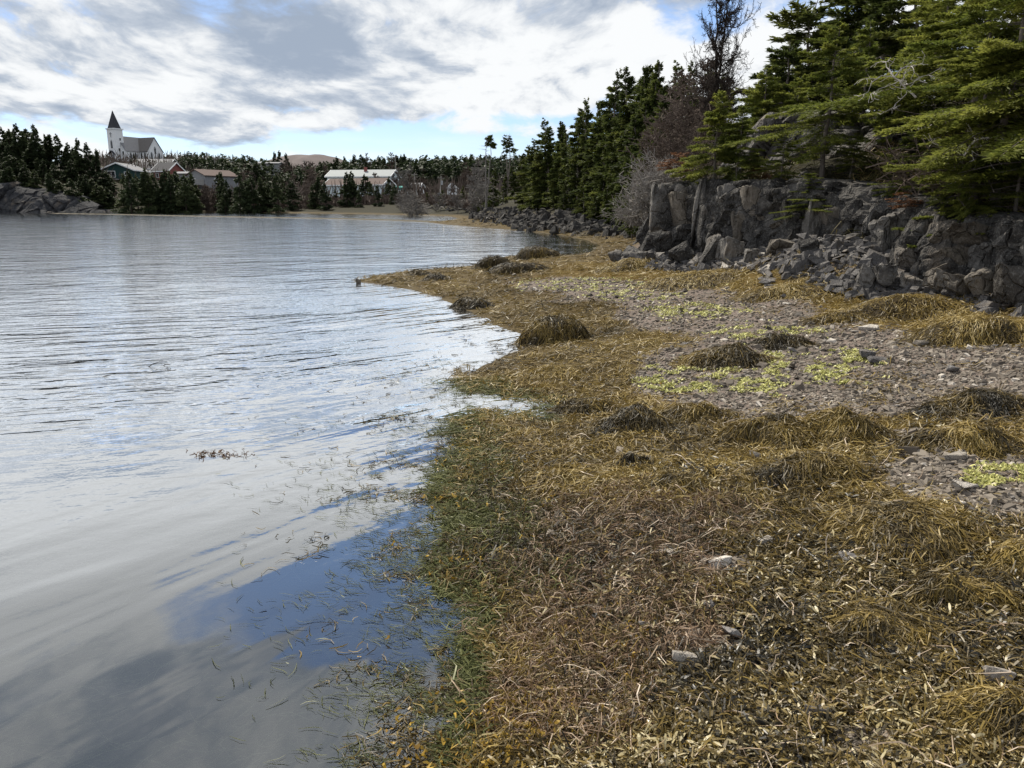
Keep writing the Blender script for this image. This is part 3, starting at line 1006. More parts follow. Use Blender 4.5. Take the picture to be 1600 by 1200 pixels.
def spruce_mesh(seed, nbr, width, z0, kites, kl, kw, droop=0.25, up=0.5, shape=0.8, ragged=0.3, wood=True, lean=0.0, flat=0.25, tone_bias=0.0, dead_low=0.0):
    """unit-height spruce: tapering trunk with whorled limbs, needle sprays in flat layered fans. -> (trunk mesh data, crown mesh data)"""
    r = np.random.default_rng(seed)
    cx = r.normal(0, 0.010, 9).cumsum() * (1 + lean)
    cyy = r.normal(0, 0.010, 9).cumsum()
    zt = np.linspace(0, 1, 9)
    cx += lean * zt ** 1.5

    def trunk_at(z):
        return np.stack([np.interp(z, zt, cx), np.interp(z, zt, cyy), z], -1)
    segs = []
    R0 = 0.016
    tz = np.linspace(-0.03, 0.985, 10)
    tp = trunk_at(np.clip(tz, 0, 1))
    tp[:, 2] = tz
    for i in range(9):
        segs.append([*tp[i], *tp[i + 1], R0 * (1 - tz[i] * .93), R0 * (1 - tz[i + 1] * .93)])
    trunkV = tubes(segs, 7)
    u = np.sort(r.random(nbr)) ** 0.92
    zb = z0 + (0.985 - z0) * u
    sector = r.random(5) * 2 * np.pi
    azb = r.random(nbr) * 2 * np.pi
    prof = (1 - u) ** shape * (0.72 + 0.28 * np.minimum(1, u / 0.12)) + 0.03
    L = width * prof * (1 - ragged + ragged * 1.6 * r.random(nbr))
    L *= 1 + ragged * 0.6 * np.cos(azb - sector[0]) * np.sin(u * 9 + sector[1])
    L = np.clip(L, 0.012, None)
    e = -0.12 + up * u ** 1.6 + r.normal(0, 0.08, nbr)
    base = trunk_at(zb)
    ox, oy = np.cos(azb), np.sin(azb)

    def on_branch(i, t):
        l = L[i] * t
        return base[i] + np.stack([ox[i] * l, oy[i] * l, L[i] * (e[i] * t - droop * t * t + 0.55 * droop * t ** 3.0)], -1)
    bs = []
    if wood:
        for i in range(nbr):
            q = on_branch(np.full(4, i), np.array([0, .35, .7, .97]))
            rr_ = 0.0042 * (0.35 + 0.65 * (1 - u[i])) * np.array([1, .75, .5, .2])
            for k in range(3):
                bs.append([*q[k], *q[k + 1], rr_[k], rr_[k + 1]])
        if dead_low:
            for _ in range(int(dead_low)):
                z = r.uniform(0.08, z0 + 0.12)
                a = r.random() * 6.28
                p = trunk_at(np.array([z]))[0]
                l = width * r.uniform(.25, .75)
                q1 = p + np.array([np.cos(a) * l * .5, np.sin(a) * l * .5, r.uniform(-.03, .02)])
                q2 = p + np.array([np.cos(a + .2) * l, np.sin(a + .2) * l, r.uniform(-.06, .02)])
                bs += [[*p, *q1, .0028, .0018], [*q1, *q2, .0018, .0006]]
        trunkV = merge([trunkV, tubes(bs, 3)])
    # needle sprays
    cntk = np.maximum(2, (kites * L / L.sum())).astype(int)
    idx = np.repeat(np.arange(nbr), cntk)
    n = len(idx)
    t = r.random(n) ** 0.7 * 0.86 + 0.14
    side = r.choice([-1, 1], n)
    lat = side * np.abs(r.normal(0, 0.5, n)) * 0.36 * L[idx] * (1.12 - t)
    sx, sy = -oy[idx], ox[idx]
    P = on_branch(idx, t)
    P += np.stack([sx * lat, sy * lat, -np.abs(lat) * 0.22 + r.normal(0, 0.18, n) * kl], -1)
    D = np.stack([ox[idx] * .75 + sx * side * .65, oy[idx] * .75 + sy * side * .65, (e[idx] - droop * t) * 0.6 + 0.12], -1) + r.normal(0, 0.33, (n, 3))
    D /= np.linalg.norm(D, axis=1, keepdims=True)
    Nn = np.array([[0, 0, 1.0]]) + r.normal(0, flat * 2.0, (n, 3))
    Sd = np.cross(D, Nn)
    Sd /= np.maximum(np.linalg.norm(Sd, axis=1, keepdims=True), 1e-6)
    lk = kl * r.uniform(.6, 1.25, n)[:, None] * (0.55 + 0.45 * np.minimum(1, L[idx] / width * 2.2))[:, None]
    wk = kw * r.uniform(.6, 1.2, n)[:, None]
    upv = np.cross(Sd, D)
    V = np.stack([P - D * lk * .3, P + D * lk * .25 + Sd * wk + upv * wk * .25, P + D * lk * .75, P + D * lk * .25 - Sd * wk + upv * wk * .25], 1).reshape(-1, 3)
    F = np.arange(n * 4).reshape(n, 4)
    clump = r.random(nbr)[idx]
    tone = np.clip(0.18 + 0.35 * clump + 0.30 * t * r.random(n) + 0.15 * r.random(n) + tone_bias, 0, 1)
    return trunkV, (V, F, tone)


class TreeKind:
    def __init__(self, name, mats, **kw):
        (tv, tf), (cv, cf, tone) = spruce_mesh(**kw)
        self.name = name
        self.trunk = mesh_np("trunk", tv, tf, None, True)
        self.trunk.materials.append(mats[0])
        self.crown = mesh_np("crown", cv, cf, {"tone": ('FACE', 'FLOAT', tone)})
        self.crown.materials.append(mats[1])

    def place(self, x, y, h, label, group=None, wide=1.0, rz=None, z=None, cat="tree", tilt=0.0, name=None):
        z = float(H(x, y)) if z is None else z
        o = thing(name or self.name, label, cat, (x, y, z - 0.01 * h), random.uniform(0, 6.28) if rz is None else rz, group, (h * wide, h * wide, h))
        if tilt:
            o.rotation_euler.y = tilt
        link("trunk", self.trunk, parent=o)
        link("crown", self.crown, parent=o)
        return o


NEAR = [TreeKind("spruce_tree", (M_bark, M_near), seed=100 + i, nbr=n_, width=w_, z0=z0_, kites=k_, kl=.036, kw=.0042, droop=.30, up=.55, shape=.72, ragged=.55, flat=.22, dead_low=26, lean=l_)
        for i, (n_, w_, z0_, k_, l_) in enumerate([(105, .30, .16, 19000, 0), (90, .34, .24, 17000, .04), (120, .27, .10, 20000, -.03), (80, .36, .30, 15000, .02)])]
FINE = [TreeKind("spruce_tree", (M_bark, M_near), seed=115 + i, nbr=n_, width=w_, z0=z0_, kites=k_, kl=.022, kw=.0026, droop=.34, up=.5, shape=.68, ragged=.6, flat=.25, dead_low=30, lean=l_)
        for i, (n_, w_, z0_, k_, l_) in enumerate([(115, .32, .14, 42000, .02), (100, .36, .20, 38000, -.03)])]
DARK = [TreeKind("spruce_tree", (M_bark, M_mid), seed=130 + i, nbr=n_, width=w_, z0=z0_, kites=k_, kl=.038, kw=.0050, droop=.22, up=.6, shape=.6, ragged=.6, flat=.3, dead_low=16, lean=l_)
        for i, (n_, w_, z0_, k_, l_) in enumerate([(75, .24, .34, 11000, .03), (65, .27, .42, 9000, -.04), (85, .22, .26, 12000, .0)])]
MID = [TreeKind("spruce_tree", (M_bark, M_mid), seed=160 + i, nbr=n_, width=w_, z0=z0_, kites=k_, kl=.038, kw=.0058, droop=.22, up=.65, shape=.78, ragged=.42, flat=.35, lean=l_)
       for i, (n_, w_, z0_, k_, l_) in enumerate([(100, .20, .05, 11000, .02), (90, .17, .06, 10000, -.02), (110, .23, .04, 12000, 0), (85, .155, .12, 9000, .03), (100, .25, .02, 12000, -.02), (60, .16, .40, 6000, 0.0)])]
FAR = [TreeKind("spruce_tree", (M_dark_bark, M_far), seed=190 + i, nbr=n_, width=w_, z0=z0_, kites=k_, kl=.062, kw=.014, droop=.15, up=.5, shape=.85, ragged=.35, flat=.4, wood=False, lean=l_)
       for i, (n_, w_, z0_, k_, l_) in enumerate([(70, .26, .03, 4200, .0), (70, .21, .04, 3800, .02), (75, .31, .02, 4600, -.02), (60, .17, .08, 3200, 0), (75, .36, .02, 5000, 0)])]
NAMES = {}


def tree(kind, px, Y, top, label, group=None, wide=1.0, **kw):
    """a tree whose foot stands on the ground at distance Y in pixel column px, its tip at pixel row top"""
    if Y < 24:
        for _ in range(30):                                # keep the foot on the hill, behind the edge of the rock wall
            x = at_y(px, 0.5 * top + 150, Y)[0]
            if float(poly_dist(np.array([x]), np.array([Y]), HILL)[0]) > float(back_of(x, Y)) + (.52 if top > 200 else .75):
                break
            Y += .25
    p = at_y(px, top, Y)
    x = at_y(px, 0.5 * top + 150, Y)[0]
    z = float(H(x, Y))
    return kind.place(x, Y, max(0.5, p[2] - z), label, group, wide, **kw)


random.seed(31)
# --- spruces on top of the cliff: each one is known by where it stands
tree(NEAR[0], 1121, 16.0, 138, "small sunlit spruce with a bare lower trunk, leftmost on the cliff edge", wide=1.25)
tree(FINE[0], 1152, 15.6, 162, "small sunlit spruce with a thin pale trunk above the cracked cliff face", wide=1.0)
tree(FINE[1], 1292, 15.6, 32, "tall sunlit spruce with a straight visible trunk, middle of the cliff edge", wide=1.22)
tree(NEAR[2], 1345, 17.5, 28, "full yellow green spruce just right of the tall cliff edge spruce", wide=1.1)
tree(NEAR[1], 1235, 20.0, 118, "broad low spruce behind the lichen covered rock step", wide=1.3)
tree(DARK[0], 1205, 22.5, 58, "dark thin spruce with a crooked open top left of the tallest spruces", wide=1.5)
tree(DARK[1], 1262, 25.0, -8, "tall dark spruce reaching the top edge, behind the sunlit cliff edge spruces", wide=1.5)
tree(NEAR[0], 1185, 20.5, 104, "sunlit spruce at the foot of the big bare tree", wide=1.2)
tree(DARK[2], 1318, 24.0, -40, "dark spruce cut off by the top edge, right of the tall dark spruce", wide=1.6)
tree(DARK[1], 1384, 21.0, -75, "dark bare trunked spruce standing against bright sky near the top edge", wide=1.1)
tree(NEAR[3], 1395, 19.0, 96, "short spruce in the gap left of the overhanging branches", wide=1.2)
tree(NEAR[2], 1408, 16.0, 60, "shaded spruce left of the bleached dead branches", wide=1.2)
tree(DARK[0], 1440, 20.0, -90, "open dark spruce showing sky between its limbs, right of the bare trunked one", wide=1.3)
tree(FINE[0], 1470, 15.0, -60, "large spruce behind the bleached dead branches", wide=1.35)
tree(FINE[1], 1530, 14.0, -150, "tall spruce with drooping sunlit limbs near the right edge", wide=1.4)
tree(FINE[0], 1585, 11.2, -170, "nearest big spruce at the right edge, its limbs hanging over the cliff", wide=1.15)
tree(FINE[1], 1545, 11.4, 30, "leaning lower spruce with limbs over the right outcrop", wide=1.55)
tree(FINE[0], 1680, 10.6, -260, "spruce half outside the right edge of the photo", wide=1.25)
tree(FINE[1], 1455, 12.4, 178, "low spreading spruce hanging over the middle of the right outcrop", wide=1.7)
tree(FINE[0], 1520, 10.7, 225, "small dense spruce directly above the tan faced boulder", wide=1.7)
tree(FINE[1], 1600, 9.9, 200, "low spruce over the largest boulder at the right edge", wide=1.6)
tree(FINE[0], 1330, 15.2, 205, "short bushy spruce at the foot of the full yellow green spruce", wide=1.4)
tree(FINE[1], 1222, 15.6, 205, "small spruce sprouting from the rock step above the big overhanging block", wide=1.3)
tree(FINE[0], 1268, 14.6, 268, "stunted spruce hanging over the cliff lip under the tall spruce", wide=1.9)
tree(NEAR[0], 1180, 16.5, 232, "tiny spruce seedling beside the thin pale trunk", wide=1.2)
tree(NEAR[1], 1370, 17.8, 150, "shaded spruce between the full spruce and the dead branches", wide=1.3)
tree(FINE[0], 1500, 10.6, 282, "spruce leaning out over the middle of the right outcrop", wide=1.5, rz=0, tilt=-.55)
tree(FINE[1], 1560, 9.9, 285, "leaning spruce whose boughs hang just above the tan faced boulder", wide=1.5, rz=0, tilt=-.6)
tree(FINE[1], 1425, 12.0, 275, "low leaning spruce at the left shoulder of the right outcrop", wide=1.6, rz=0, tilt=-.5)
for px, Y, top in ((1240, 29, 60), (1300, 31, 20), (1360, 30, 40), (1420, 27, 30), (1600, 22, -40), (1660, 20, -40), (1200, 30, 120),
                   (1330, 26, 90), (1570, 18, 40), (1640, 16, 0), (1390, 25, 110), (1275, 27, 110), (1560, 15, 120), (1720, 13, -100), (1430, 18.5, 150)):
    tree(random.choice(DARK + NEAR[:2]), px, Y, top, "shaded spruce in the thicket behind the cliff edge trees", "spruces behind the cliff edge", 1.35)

# --- spruces on the hillside down to the middle shore
sky_line = [(830, 225, 78), (848, 182, 72), (868, 192, 70), (884, 186, 66), (904, 156, 62), (921, 151, 60), (940, 152, 56), (966, 106, 52), (985, 100, 50),
            (1001, 102, 48), (1013, 93, 47), (1030, 89, 46), (1050, 91, 45), (1075, 92, 44), (1100, 95, 42), (1130, 110, 40)]
ORD = "leftmost second third fourth fifth sixth seventh eighth ninth tenth eleventh twelfth thirteenth fourteenth fifteenth sixteenth".split()
for i, (px, top, Y) in enumerate(sky_line):
    k = MID[3] if i in (2, 3) else MID[5] if i in (4, 5, 7) else random.choice(MID[:5])
    tree(k, px, Y, top, f"{ORD[i]} skyline spruce from the left on the right hillside", "skyline spruces on the right hillside", random.uniform(.9, 1.2))
for px, top, Y in ((770, 262, 100), (785, 272, 96), (805, 258, 90), (820, 268, 84), (838, 238, 76), (812, 240, 95), (858, 232, 70), (875, 240, 66), (890, 250, 62), (905, 228, 60),
                   (925, 222, 56), (948, 205, 52), (960, 180, 52), (975, 160, 50), (990, 165, 46), (1008, 150, 45), (1022, 140, 44), (1040, 145, 42), (985, 215, 43), (965, 240, 46),
                   (1005, 205, 40), (940, 250, 50), (915, 268, 55), (880, 285, 60), (865, 292, 66), (1020, 200, 37), (950, 280, 46), (975, 262, 42), (995, 250, 38), (930, 296, 50),
                   (1038, 170, 38), (1060, 130, 42), (1085, 135, 38), (760, 290, 108), (842, 270, 74), (825, 290, 80), (905, 295, 56), (1012, 262, 34.5), (990, 285, 36)):
    tree(random.choice(MID[:5]), px, Y, top, "dense green spruce on the slope above the middle shore", "spruces on the right hillside", random.uniform(1.0, 1.35))

for px, top, Y in ((745, 292, 122), (752, 300, 116), (778, 296, 100), (792, 300, 92), (815, 300, 84), (850, 298, 70), (884, 304, 62), (920, 300, 53), (945, 300, 47), (968, 296, 43), (985, 300, 39), (1002, 292, 36.5), (960, 305, 46), (690, 296, 150), (668, 300, 160), (720, 290, 140),
                   (832, 215, 74), (852, 206, 68), (872, 212, 66), (892, 205, 62), (912, 186, 58), (932, 178, 55), (952, 160, 52), (972, 138, 50), (992, 126, 47), (1012, 118, 45), (1032, 112, 43), (1048, 120, 41), (860, 258, 68), (900, 262, 58), (938, 236, 50), (978, 200, 45), (1000, 178, 42), (1024, 168, 39)):
    tree(random.choice(MID[:5]), px, Y + 3, top, "dense green spruce on the slope above the middle shore", "spruces on the right hillside", random.uniform(1.2, 1.6))

# --- far shore and headland
for i in range(58):
    px = random.choice([random.uniform(192, 302), random.uniform(192, 302), random.uniform(340, 470), random.uniform(340, 470), random.uniform(470, 620)])
    top = random.uniform(266, 296)
    Y = random.uniform(172, 190)
    tree(random.choice(FAR), px, Y, top, "dark green spruce standing along the far shore", "spruces along the far shore", random.uniform(.9, 1.25))
for px, top in ((200, 266), (228, 262), (258, 264), (288, 272), (352, 280), (372, 268), (405, 276), (432, 270), (455, 282), (488, 288), (508, 284), (540, 268), (560, 296), (590, 288), (612, 300), (640, 305)):
    tree(random.choice([FAR[2], FAR[0], FAR[4]]), px, random.uniform(168, 176), top, "dark green spruce standing along the far shore", "spruces along the far shore", random.uniform(.9, 1.2))
for i in range(40):
    px = random.uniform(250, 740)
    Y = random.uniform(240, 330)
    top = random.uniform(248, 275) if px > 500 or px < 420 else random.uniform(252, 278)
    if 500 < px < 640:
        Y = random.uniform(275, 330)
        top = random.uniform(240, 258)
    tree(random.choice(FAR), px, Y, top, "spruce among the houses behind the far shore", "spruces among the far houses", random.uniform(.9, 1.3))
for px, top, Y in ((428, 236, 300), (436, 234, 300), (450, 238, 300), (501, 252, 260), (537, 243, 280), (565, 241, 300), (600, 246, 300), (208, 247, 300), (213, 239, 300), (192, 252, 300)):
    tree(random.choice(FAR[:4]), px, Y, top, "spruce among the houses behind the far shore", "spruces among the far houses", 1.0)
for i in range(90):
    px = random.uniform(-130, 182)
    tp = np.interp(px, [-130, 0, 60, 90, 130, 160, 185], [200, 206, 205, 222, 232, 246, 285])
    row = i % 4
    Y = 190 + row * 7 + random.uniform(0, 5)
    top = tp + (3 - row) * 19 + random.uniform(-6, 10)
    if px > 130:
        top = max(top, np.interp(px, [130, 185], [240, 282]))
    tree(random.choice(FAR), px, Y, min(top, 296), "dark spruce on the left headland above the slanted rock", "spruces on the left headland", random.uniform(1.2, 1.8))
for px, top in ((8, 198), (28, 192), (22, 200), (58, 194), (55, 198), (94, 209), (121, 214), (42, 205), (136, 222), (150, 231), (108, 222), (75, 208)):
    tree(random.choice(FAR[:4]), px, random.uniform(206, 214), top, "dark spruce on the left headland above the slanted rock", "spruces on the left headland", 1.0)


# ---------------------------------------------------------------- bare trees
def bare_segs(seed, levels=5, spread=.55, n0=3, up=.25, trunk=.42, wig=.18, ratio=.68, side_n=4):
    r = np.random.default_rng(seed)
    segs = []

    def grow(p, d, l, rad0, lev):
        k = 4 if lev else 5
        pts, dd = [p], d
        for i in range(k):
            dd = dd + r.normal(0, wig * (.5 if lev == 0 else 1), 3) + np.array([0, 0, up * .12])
            dd /= np.linalg.norm(dd)
            pts.append(pts[-1] + dd * l / k)
            ra, rb = rad0 * (1 - .55 * i / k), rad0 * (1 - .55 * (i + 1) / k)
            segs.append([*pts[-2], *pts[-1], ra, rb])
        if lev >= levels:
            return
        for j in range(n0 if lev == 0 else 2):
            a = dd + r.normal(0, spread, 3)
            a /= np.linalg.norm(a)
            grow(pts[-1], a, l * ratio * r.uniform(.75, 1.15), rad0 * .5, lev + 1)
        for j in range(side_n if lev else 5):
            i = r.integers(1, k)
            a = dd * .35 + r.normal(0, .8, 3)
            a /= np.linalg.norm(a)
            grow(pts[i], a, l * ratio * r.uniform(.5, .95), rad0 * .36, lev + 2 if lev else 1)
    grow(np.array([0, 0, -.02]), np.array([0, 0, 1.0]), trunk, .020, 0)
    return np.array(segs)


def bare_mesh(name, mat, sides=4, minr=0.0011, **kw):
    s_ = bare_segs(**kw)
    s_[:, 6:] = np.maximum(s_[:, 6:], minr)
    s_[:, :6] /= max(s_[:, 5].max(), 1e-6)
    V, F = tubes(s_, sides)
    me = mesh_np(name, V, F)
    me.materials.append(mat)
    return me


def upright_bare(name, mat, seed, nlimb=46, z0=.22, wide=.30, minr=.0011, up=.55):
    """larch-like: straight leader, many ascending fine side limbs with twigs"""
    r = np.random.default_rng(seed)
    s_ = []
    zt = np.linspace(-.03, 1, 9)
    cx, cy = r.normal(0, .012, 9).cumsum(), r.normal(0, .012, 9).cumsum()
    for i in range(8):
        s_.append([cx[i], cy[i], zt[i], cx[i + 1], cy[i + 1], zt[i + 1], .015 * (1 - zt[i] * .9), .015 * (1 - zt[i + 1] * .9)])
    for _ in range(nlimb):
        z = r.uniform(z0, .97)
        a = r.random() * 6.28
        p = np.array([np.interp(z, zt, cx), np.interp(z, zt, cy), z])
        l = wide * (1 - z) ** .65 * r.uniform(.6, 1.1) + .02
        d = np.array([np.cos(a), np.sin(a), up * r.uniform(.3, 1.2)])
        for k in range(4):
            d = d + r.normal(0, .16, 3) + np.array([0, 0, .05])
            d /= np.linalg.norm(d)
            q = p + d * l / 4
            s_.append([*p, *q, .0042 * (1 - k / 4.5), .0042 * (1 - (k + 1) / 4.5)])
            for _t in range(4):
                dd = d * .7 + r.normal(0, .55, 3)
                dd /= np.linalg.norm(dd)
                m_ = p + (q - p) * r.random()
                e_ = m_ + dd * l * r.uniform(.15, .4)
                s_.append([*m_, *e_, .0018, .0008])
                f_ = m_ + (e_ - m_) * .55
                g_ = f_ + (dd + r.normal(0, .6, 3)) * l * .14
                s_.append([*f_, *g_, .0012, .0007])
            p = q
    s_ = np.array(s_)
    s_[:, 6:] = np.maximum(s_[:, 6:], minr)
    V, F = tubes(s_, 3)
    me = mesh_np(name, V, F)
    me.materials.append(mat)
    return me


def shrub_mesh(name, mat, seed, n=60, minr=.004, lean=(0, 0), twig=5):
    r = np.random.default_rng(seed)
    s_ = []
    for _ in range(n):
        a = r.random() * 6.28
        p = np.array([r.normal(0, .12), r.normal(0, .12), -.05])
        d = np.array([np.cos(a) * r.uniform(.1, .9) + lean[0], np.sin(a) * r.uniform(.1, .9) + lean[1], r.uniform(.5, 1.0)])
        l = r.uniform(.5, 1.05)
        for k in range(4):
            d = d + r.normal(0, .22, 3)
            d /= np.linalg.norm(d)
            q = p + d * l / 4
            s_.append([*p, *q, .010 * (1 - k / 4.4), .010 * (1 - (k + 1) / 4.4)])
            for _t in range(twig if k else 1):
                dd = d * .6 + r.normal(0, .6, 3)
                dd /= np.linalg.norm(dd)
                m_ = p + (q - p) * r.random()
                s_.append([*m_, *(m_ + dd * l * r.uniform(.10, .26)), .0040, .002])
            p = q
    s_ = np.array(s_)
    s_[:, 6:] = np.maximum(s_[:, 6:], minr)
    V, F = tubes(s_, 3)
    me = mesh_np(name, V, F)
    me.materials.append(mat)
    return me


def put(name, me, px, Y, top, label, cat, group=None, wide=1.0, rz=None, foot=None, tilt=0.0, zoff=0.0):
    p = at_y(px, top, Y)
    x = p[0]
    z = float(H(x, Y)) + zoff
    if foot is not None:
        z = at_y(px, foot, Y)[2]
    h = max(.2, p[2] - z)
    o = thing(name, label, cat, (x, Y, z), random.uniform(0, 6.28) if rz is None else rz, group, (h * wide, h * wide, h), me=me)
    o.rotation_euler.y = tilt
    return o


random.seed(77)
def forked_tree(seed):
    """old larch: trunk forking low into two leaders, long wavy side limbs with many fine twigs"""
    r = np.random.default_rng(seed)
    s_ = []

    def limb(p, d, l, r0, lev):
        k = 6 if lev < 2 else 4
        for i in range(k):
            d = d + r.normal(0, .15 + .05 * lev, 3) + np.array([0, 0, .05])
            d = d / np.linalg.norm(d)
            q = p + d * l / k
            ra, rb = r0 * (1 - .75 * i / k), r0 * (1 - .75 * (i + 1) / k)
            s_.append([*p, *q, max(ra, .0009), max(rb, .0009)])
            if lev < 3:
                for _ in range(2 if lev == 1 else 3):
                    dd = d * .75 + r.normal(0, .55, 3)
                    limb(p + (q - p) * r.random(), dd / np.linalg.norm(dd), l * r.uniform(.22, .42), rb * .55, lev + 1)
            p = q
    base = np.array([0, 0, -.03])
    fork = np.array([.01, 0, .36])
    s_.append([*base, *fork, .021, .017])
    for tip in (np.array([-.035, .02, 1.0]), np.array([.06, -.01, .97])):
        n = 14
        prev = fork
        for i in range(1, n + 1):
            q = fork + (tip - fork) * i / n + r.normal(0, .006, 3)
            s_.append([*prev, *q, .014 * (1 - (i - 1) / n * .85), .014 * (1 - i / n * .85)])
            for _ in range(2):
                a = r.random() * 6.28
                d = np.array([math.cos(a), math.sin(a), r.uniform(-.05, .55)])
                limb(prev + (q - prev) * r.random(), d / np.linalg.norm(d), (.30 * (1 - i / n * .55)) * r.uniform(.7, 1.1), .0052 * (1 - i / n * .5), 1)
            prev = q
    V, F = tubes(s_, 3)
    me = mesh_np("bare_tree", V, F)
    me.materials.append(M_dark_bark)
    return me


o = put("bare_tree", forked_tree(4), 1130, 25.0, -60, "large leafless tree with a forked dark trunk rising above the cliff spruces", "tree", wide=.62, rz=.6)
L1 = [upright_bare("bare_larch", M_brown_twig, 50 + i, 60, .12, .34, .0022) for i in range(3)]
for k, (px, Y, top, wd) in enumerate(((1066, 27, 108, 1.0), (1086, 25, 92, .9), (1104, 28, 86, .9), (1048, 30, 128, 1.0), (1122, 26, 120, .9), (1075, 22.5, 165, 1.2), (1056, 23, 190, 1.2), (1098, 21, 180, 1.1))):
    put("bare_larch", random.choice(L1), px, Y, top, ["tallest brown leafless larch", "brown leafless larch nearest the big bare tree", "right rear brown leafless larch", "leftmost brown leafless larch by the green hillside spruces", "brown leafless larch under the big bare tree's limbs", "lower middle brown leafless larch", "lower left brown leafless larch above the grey dead shrubs", "lowest right brown leafless larch above the rust bush"][k] + " in the cliff end thicket", "tree", "leafless larches on the cliff end", wd)
M_dead_twig = principled("dead_grey_twigs", (0.24, 0.222, 0.205), 0.85)
SH_G = [shrub_mesh("dead_shrub", M_dead_twig, 60 + i, 46, .0055, (-.5, -.3), 5) for i in range(2)]
for px, Y, top, ft, wd, lab in ((1022, 19.0, 262, 330, 1.1, "grey dead shrub hanging over the left end of the cliff"), (1040, 19.5, 225, 300, 1.0, "upper grey dead shrub under the brown larches"),
                                (1005, 20.5, 290, 350, 1.1, "lowest grey dead shrub at the dark corner of the cliff end"), (1055, 20, 240, 290, 1.0, "grey dead shrub beside the rust coloured bush")):
    put("dead_shrub", random.choice(SH_G), px, Y, top, lab, "shrub", None, wd, 0.0, ft)
SH_B = [shrub_mesh("brown_shrub", M_brown_twig, 66 + i, 50, .005, (0, 0), 5) for i in range(2)]
for px, Y, top in ((1100, 18, 248), (1165, 19.5, 215), (1210, 17.2, 268), (1300, 17.5, 255), (1350, 16.5, 268), (1405, 14, 285), (1440, 13, 300), (1490, 12.5, 190), (1560, 12, 150), (1075, 19, 262), (1580, 13, 255), (1510, 12.8, 300)):
    put("brown_shrub", random.choice(SH_B), px, Y, top, "bare brown shrub growing among the cliff top spruces", "shrub", "brown shrubs among the cliff top spruces", 1.2)
# bleached dead limbs right of centre
D1 = bare_mesh("dead_tree", M_pale_wood, 4, .0035, seed=12, levels=3, spread=.6, n0=3, trunk=.35, up=.0, wig=.3, ratio=.7, side_n=2)
o = put("dead_tree", D1, 1510, 11.6, 150, "bleached leafless dead tree with curling limbs under the big right spruce", "tree", wide=1.5, rz=2.2, foot=262, tilt=-.75)
o = put("dead_tree", D1, 1440, 13.0, 55, "thin bleached dead branches higher up in the right spruces", "tree", wide=1.2, rz=.4, foot=150, tilt=-.9)
# rust coloured bush at the cliff end
rv, (cv, cf, ct) = spruce_mesh(seed=300, nbr=50, width=.55, z0=.05, kites=2500, kl=.10, kw=.014, shape=.4, ragged=.5)
rb = mesh_np("rusty_bush", cv, cf, {"tone": ('FACE', 'FLOAT', ct)})
rb.materials.append(M_rust)
put("rusty_bush", rb, 1058, 18.3, 238, "rust brown dead juniper bush on the rocks at the cliff end", "shrub", wide=1.8, foot=268)
put("rusty_bush", rb, 1190, 16.2, 262, "small rust brown bush on the rock above the overhanging block", "shrub", wide=1.6, foot=286)
put("rusty_bush", rb, 1415, 11.8, 300, "rust brown dead bush above the right outcrop", "shrub", wide=2.0, foot=325)

# tufted half-dead spruces on the right of the far shore
for px, top, Y, lab in ((758, 212, 92, "tall nearly bare snag with a dark tuft at its tip, left of the pair"), (792, 207, 96, "thin snag with a dense dark top, right of the pair")):
    p = at_y(px, top, Y)
    x = p[0]
    z = float(H(x, Y))
    h = p[2] - z
    (tv, tf), (cv, cf, ct) = spruce_mesh(seed=int(px), nbr=26, width=.085 if px < 770 else .12, z0=.86 if px < 770 else .74, kites=620, kl=.045, kw=.012, shape=.25 if px < 770 else .6, ragged=.5, dead_low=0)
    o = thing("spruce_snag", lab, "tree", (x, Y, z), 0, None, (h, h, h))
    (dv, df), _c = spruce_mesh(seed=int(px) + 1, nbr=60, width=.22, z0=.15, kites=10, kl=.01, kw=.01, shape=.5, ragged=.5)
    me = mesh_np("trunk", *merge([(tv, tf), (dv, df)]))
    link("trunk", me, M_grey_wood if px < 770 else M_bark, o)
    link("crown", mesh_np("crown", cv, cf, {"tone": ('FACE', 'FLOAT', ct)}), M_mid, o)

# grey-brown leafless trees around the far houses, each its own
BF = [upright_bare("bare_tree", M_brown_twig, 80 + i, 34, .12, .36, .0065) for i in range(3)]
BG = [upright_bare("bare_tree", M_grey_wood, 90 + i, 30, .10, .42, .006) for i in range(2)]
for i in range(70):
    px = random.uniform(215, 760)
    Y = random.uniform(195, 330)
    top = random.uniform(262, 300) if Y < 240 else random.uniform(246, 275)
    put("bare_tree", random.choice(BF), px, Y, top, "leafless brown tree among the far houses and spruces", "tree", "leafless trees behind the far shore", 1.1)
for i in range(26):
    px = random.uniform(625, 765)
    Y = random.uniform(118, 175)
    put("bare_shrub", random.choice(BG), px, Y, random.uniform(296, 318), "grey leafless shrub in the thicket at the head of the cove", "shrub", "grey shrubs at the head of the cove", 1.6)
for px, top, Y in ((625, 262, 240), (632, 266, 235), (640, 258, 250), (608, 238, 310), (553, 242, 320), (572, 239, 320), (742, 265, 120), (752, 250, 105)):
    put("bare_tree", random.choice(BG), px, Y, top, "pale grey leafless tree behind the far shore", "tree", "pale leafless trees behind the far shore", .9)
for i in range(20):
    put("bare_tree", random.choice(BF), random.uniform(300, 345), random.uniform(180, 200), random.uniform(285, 305), "leafless brown tree among the far houses and spruces", "tree", "leafless trees behind the far shore", 1.2)

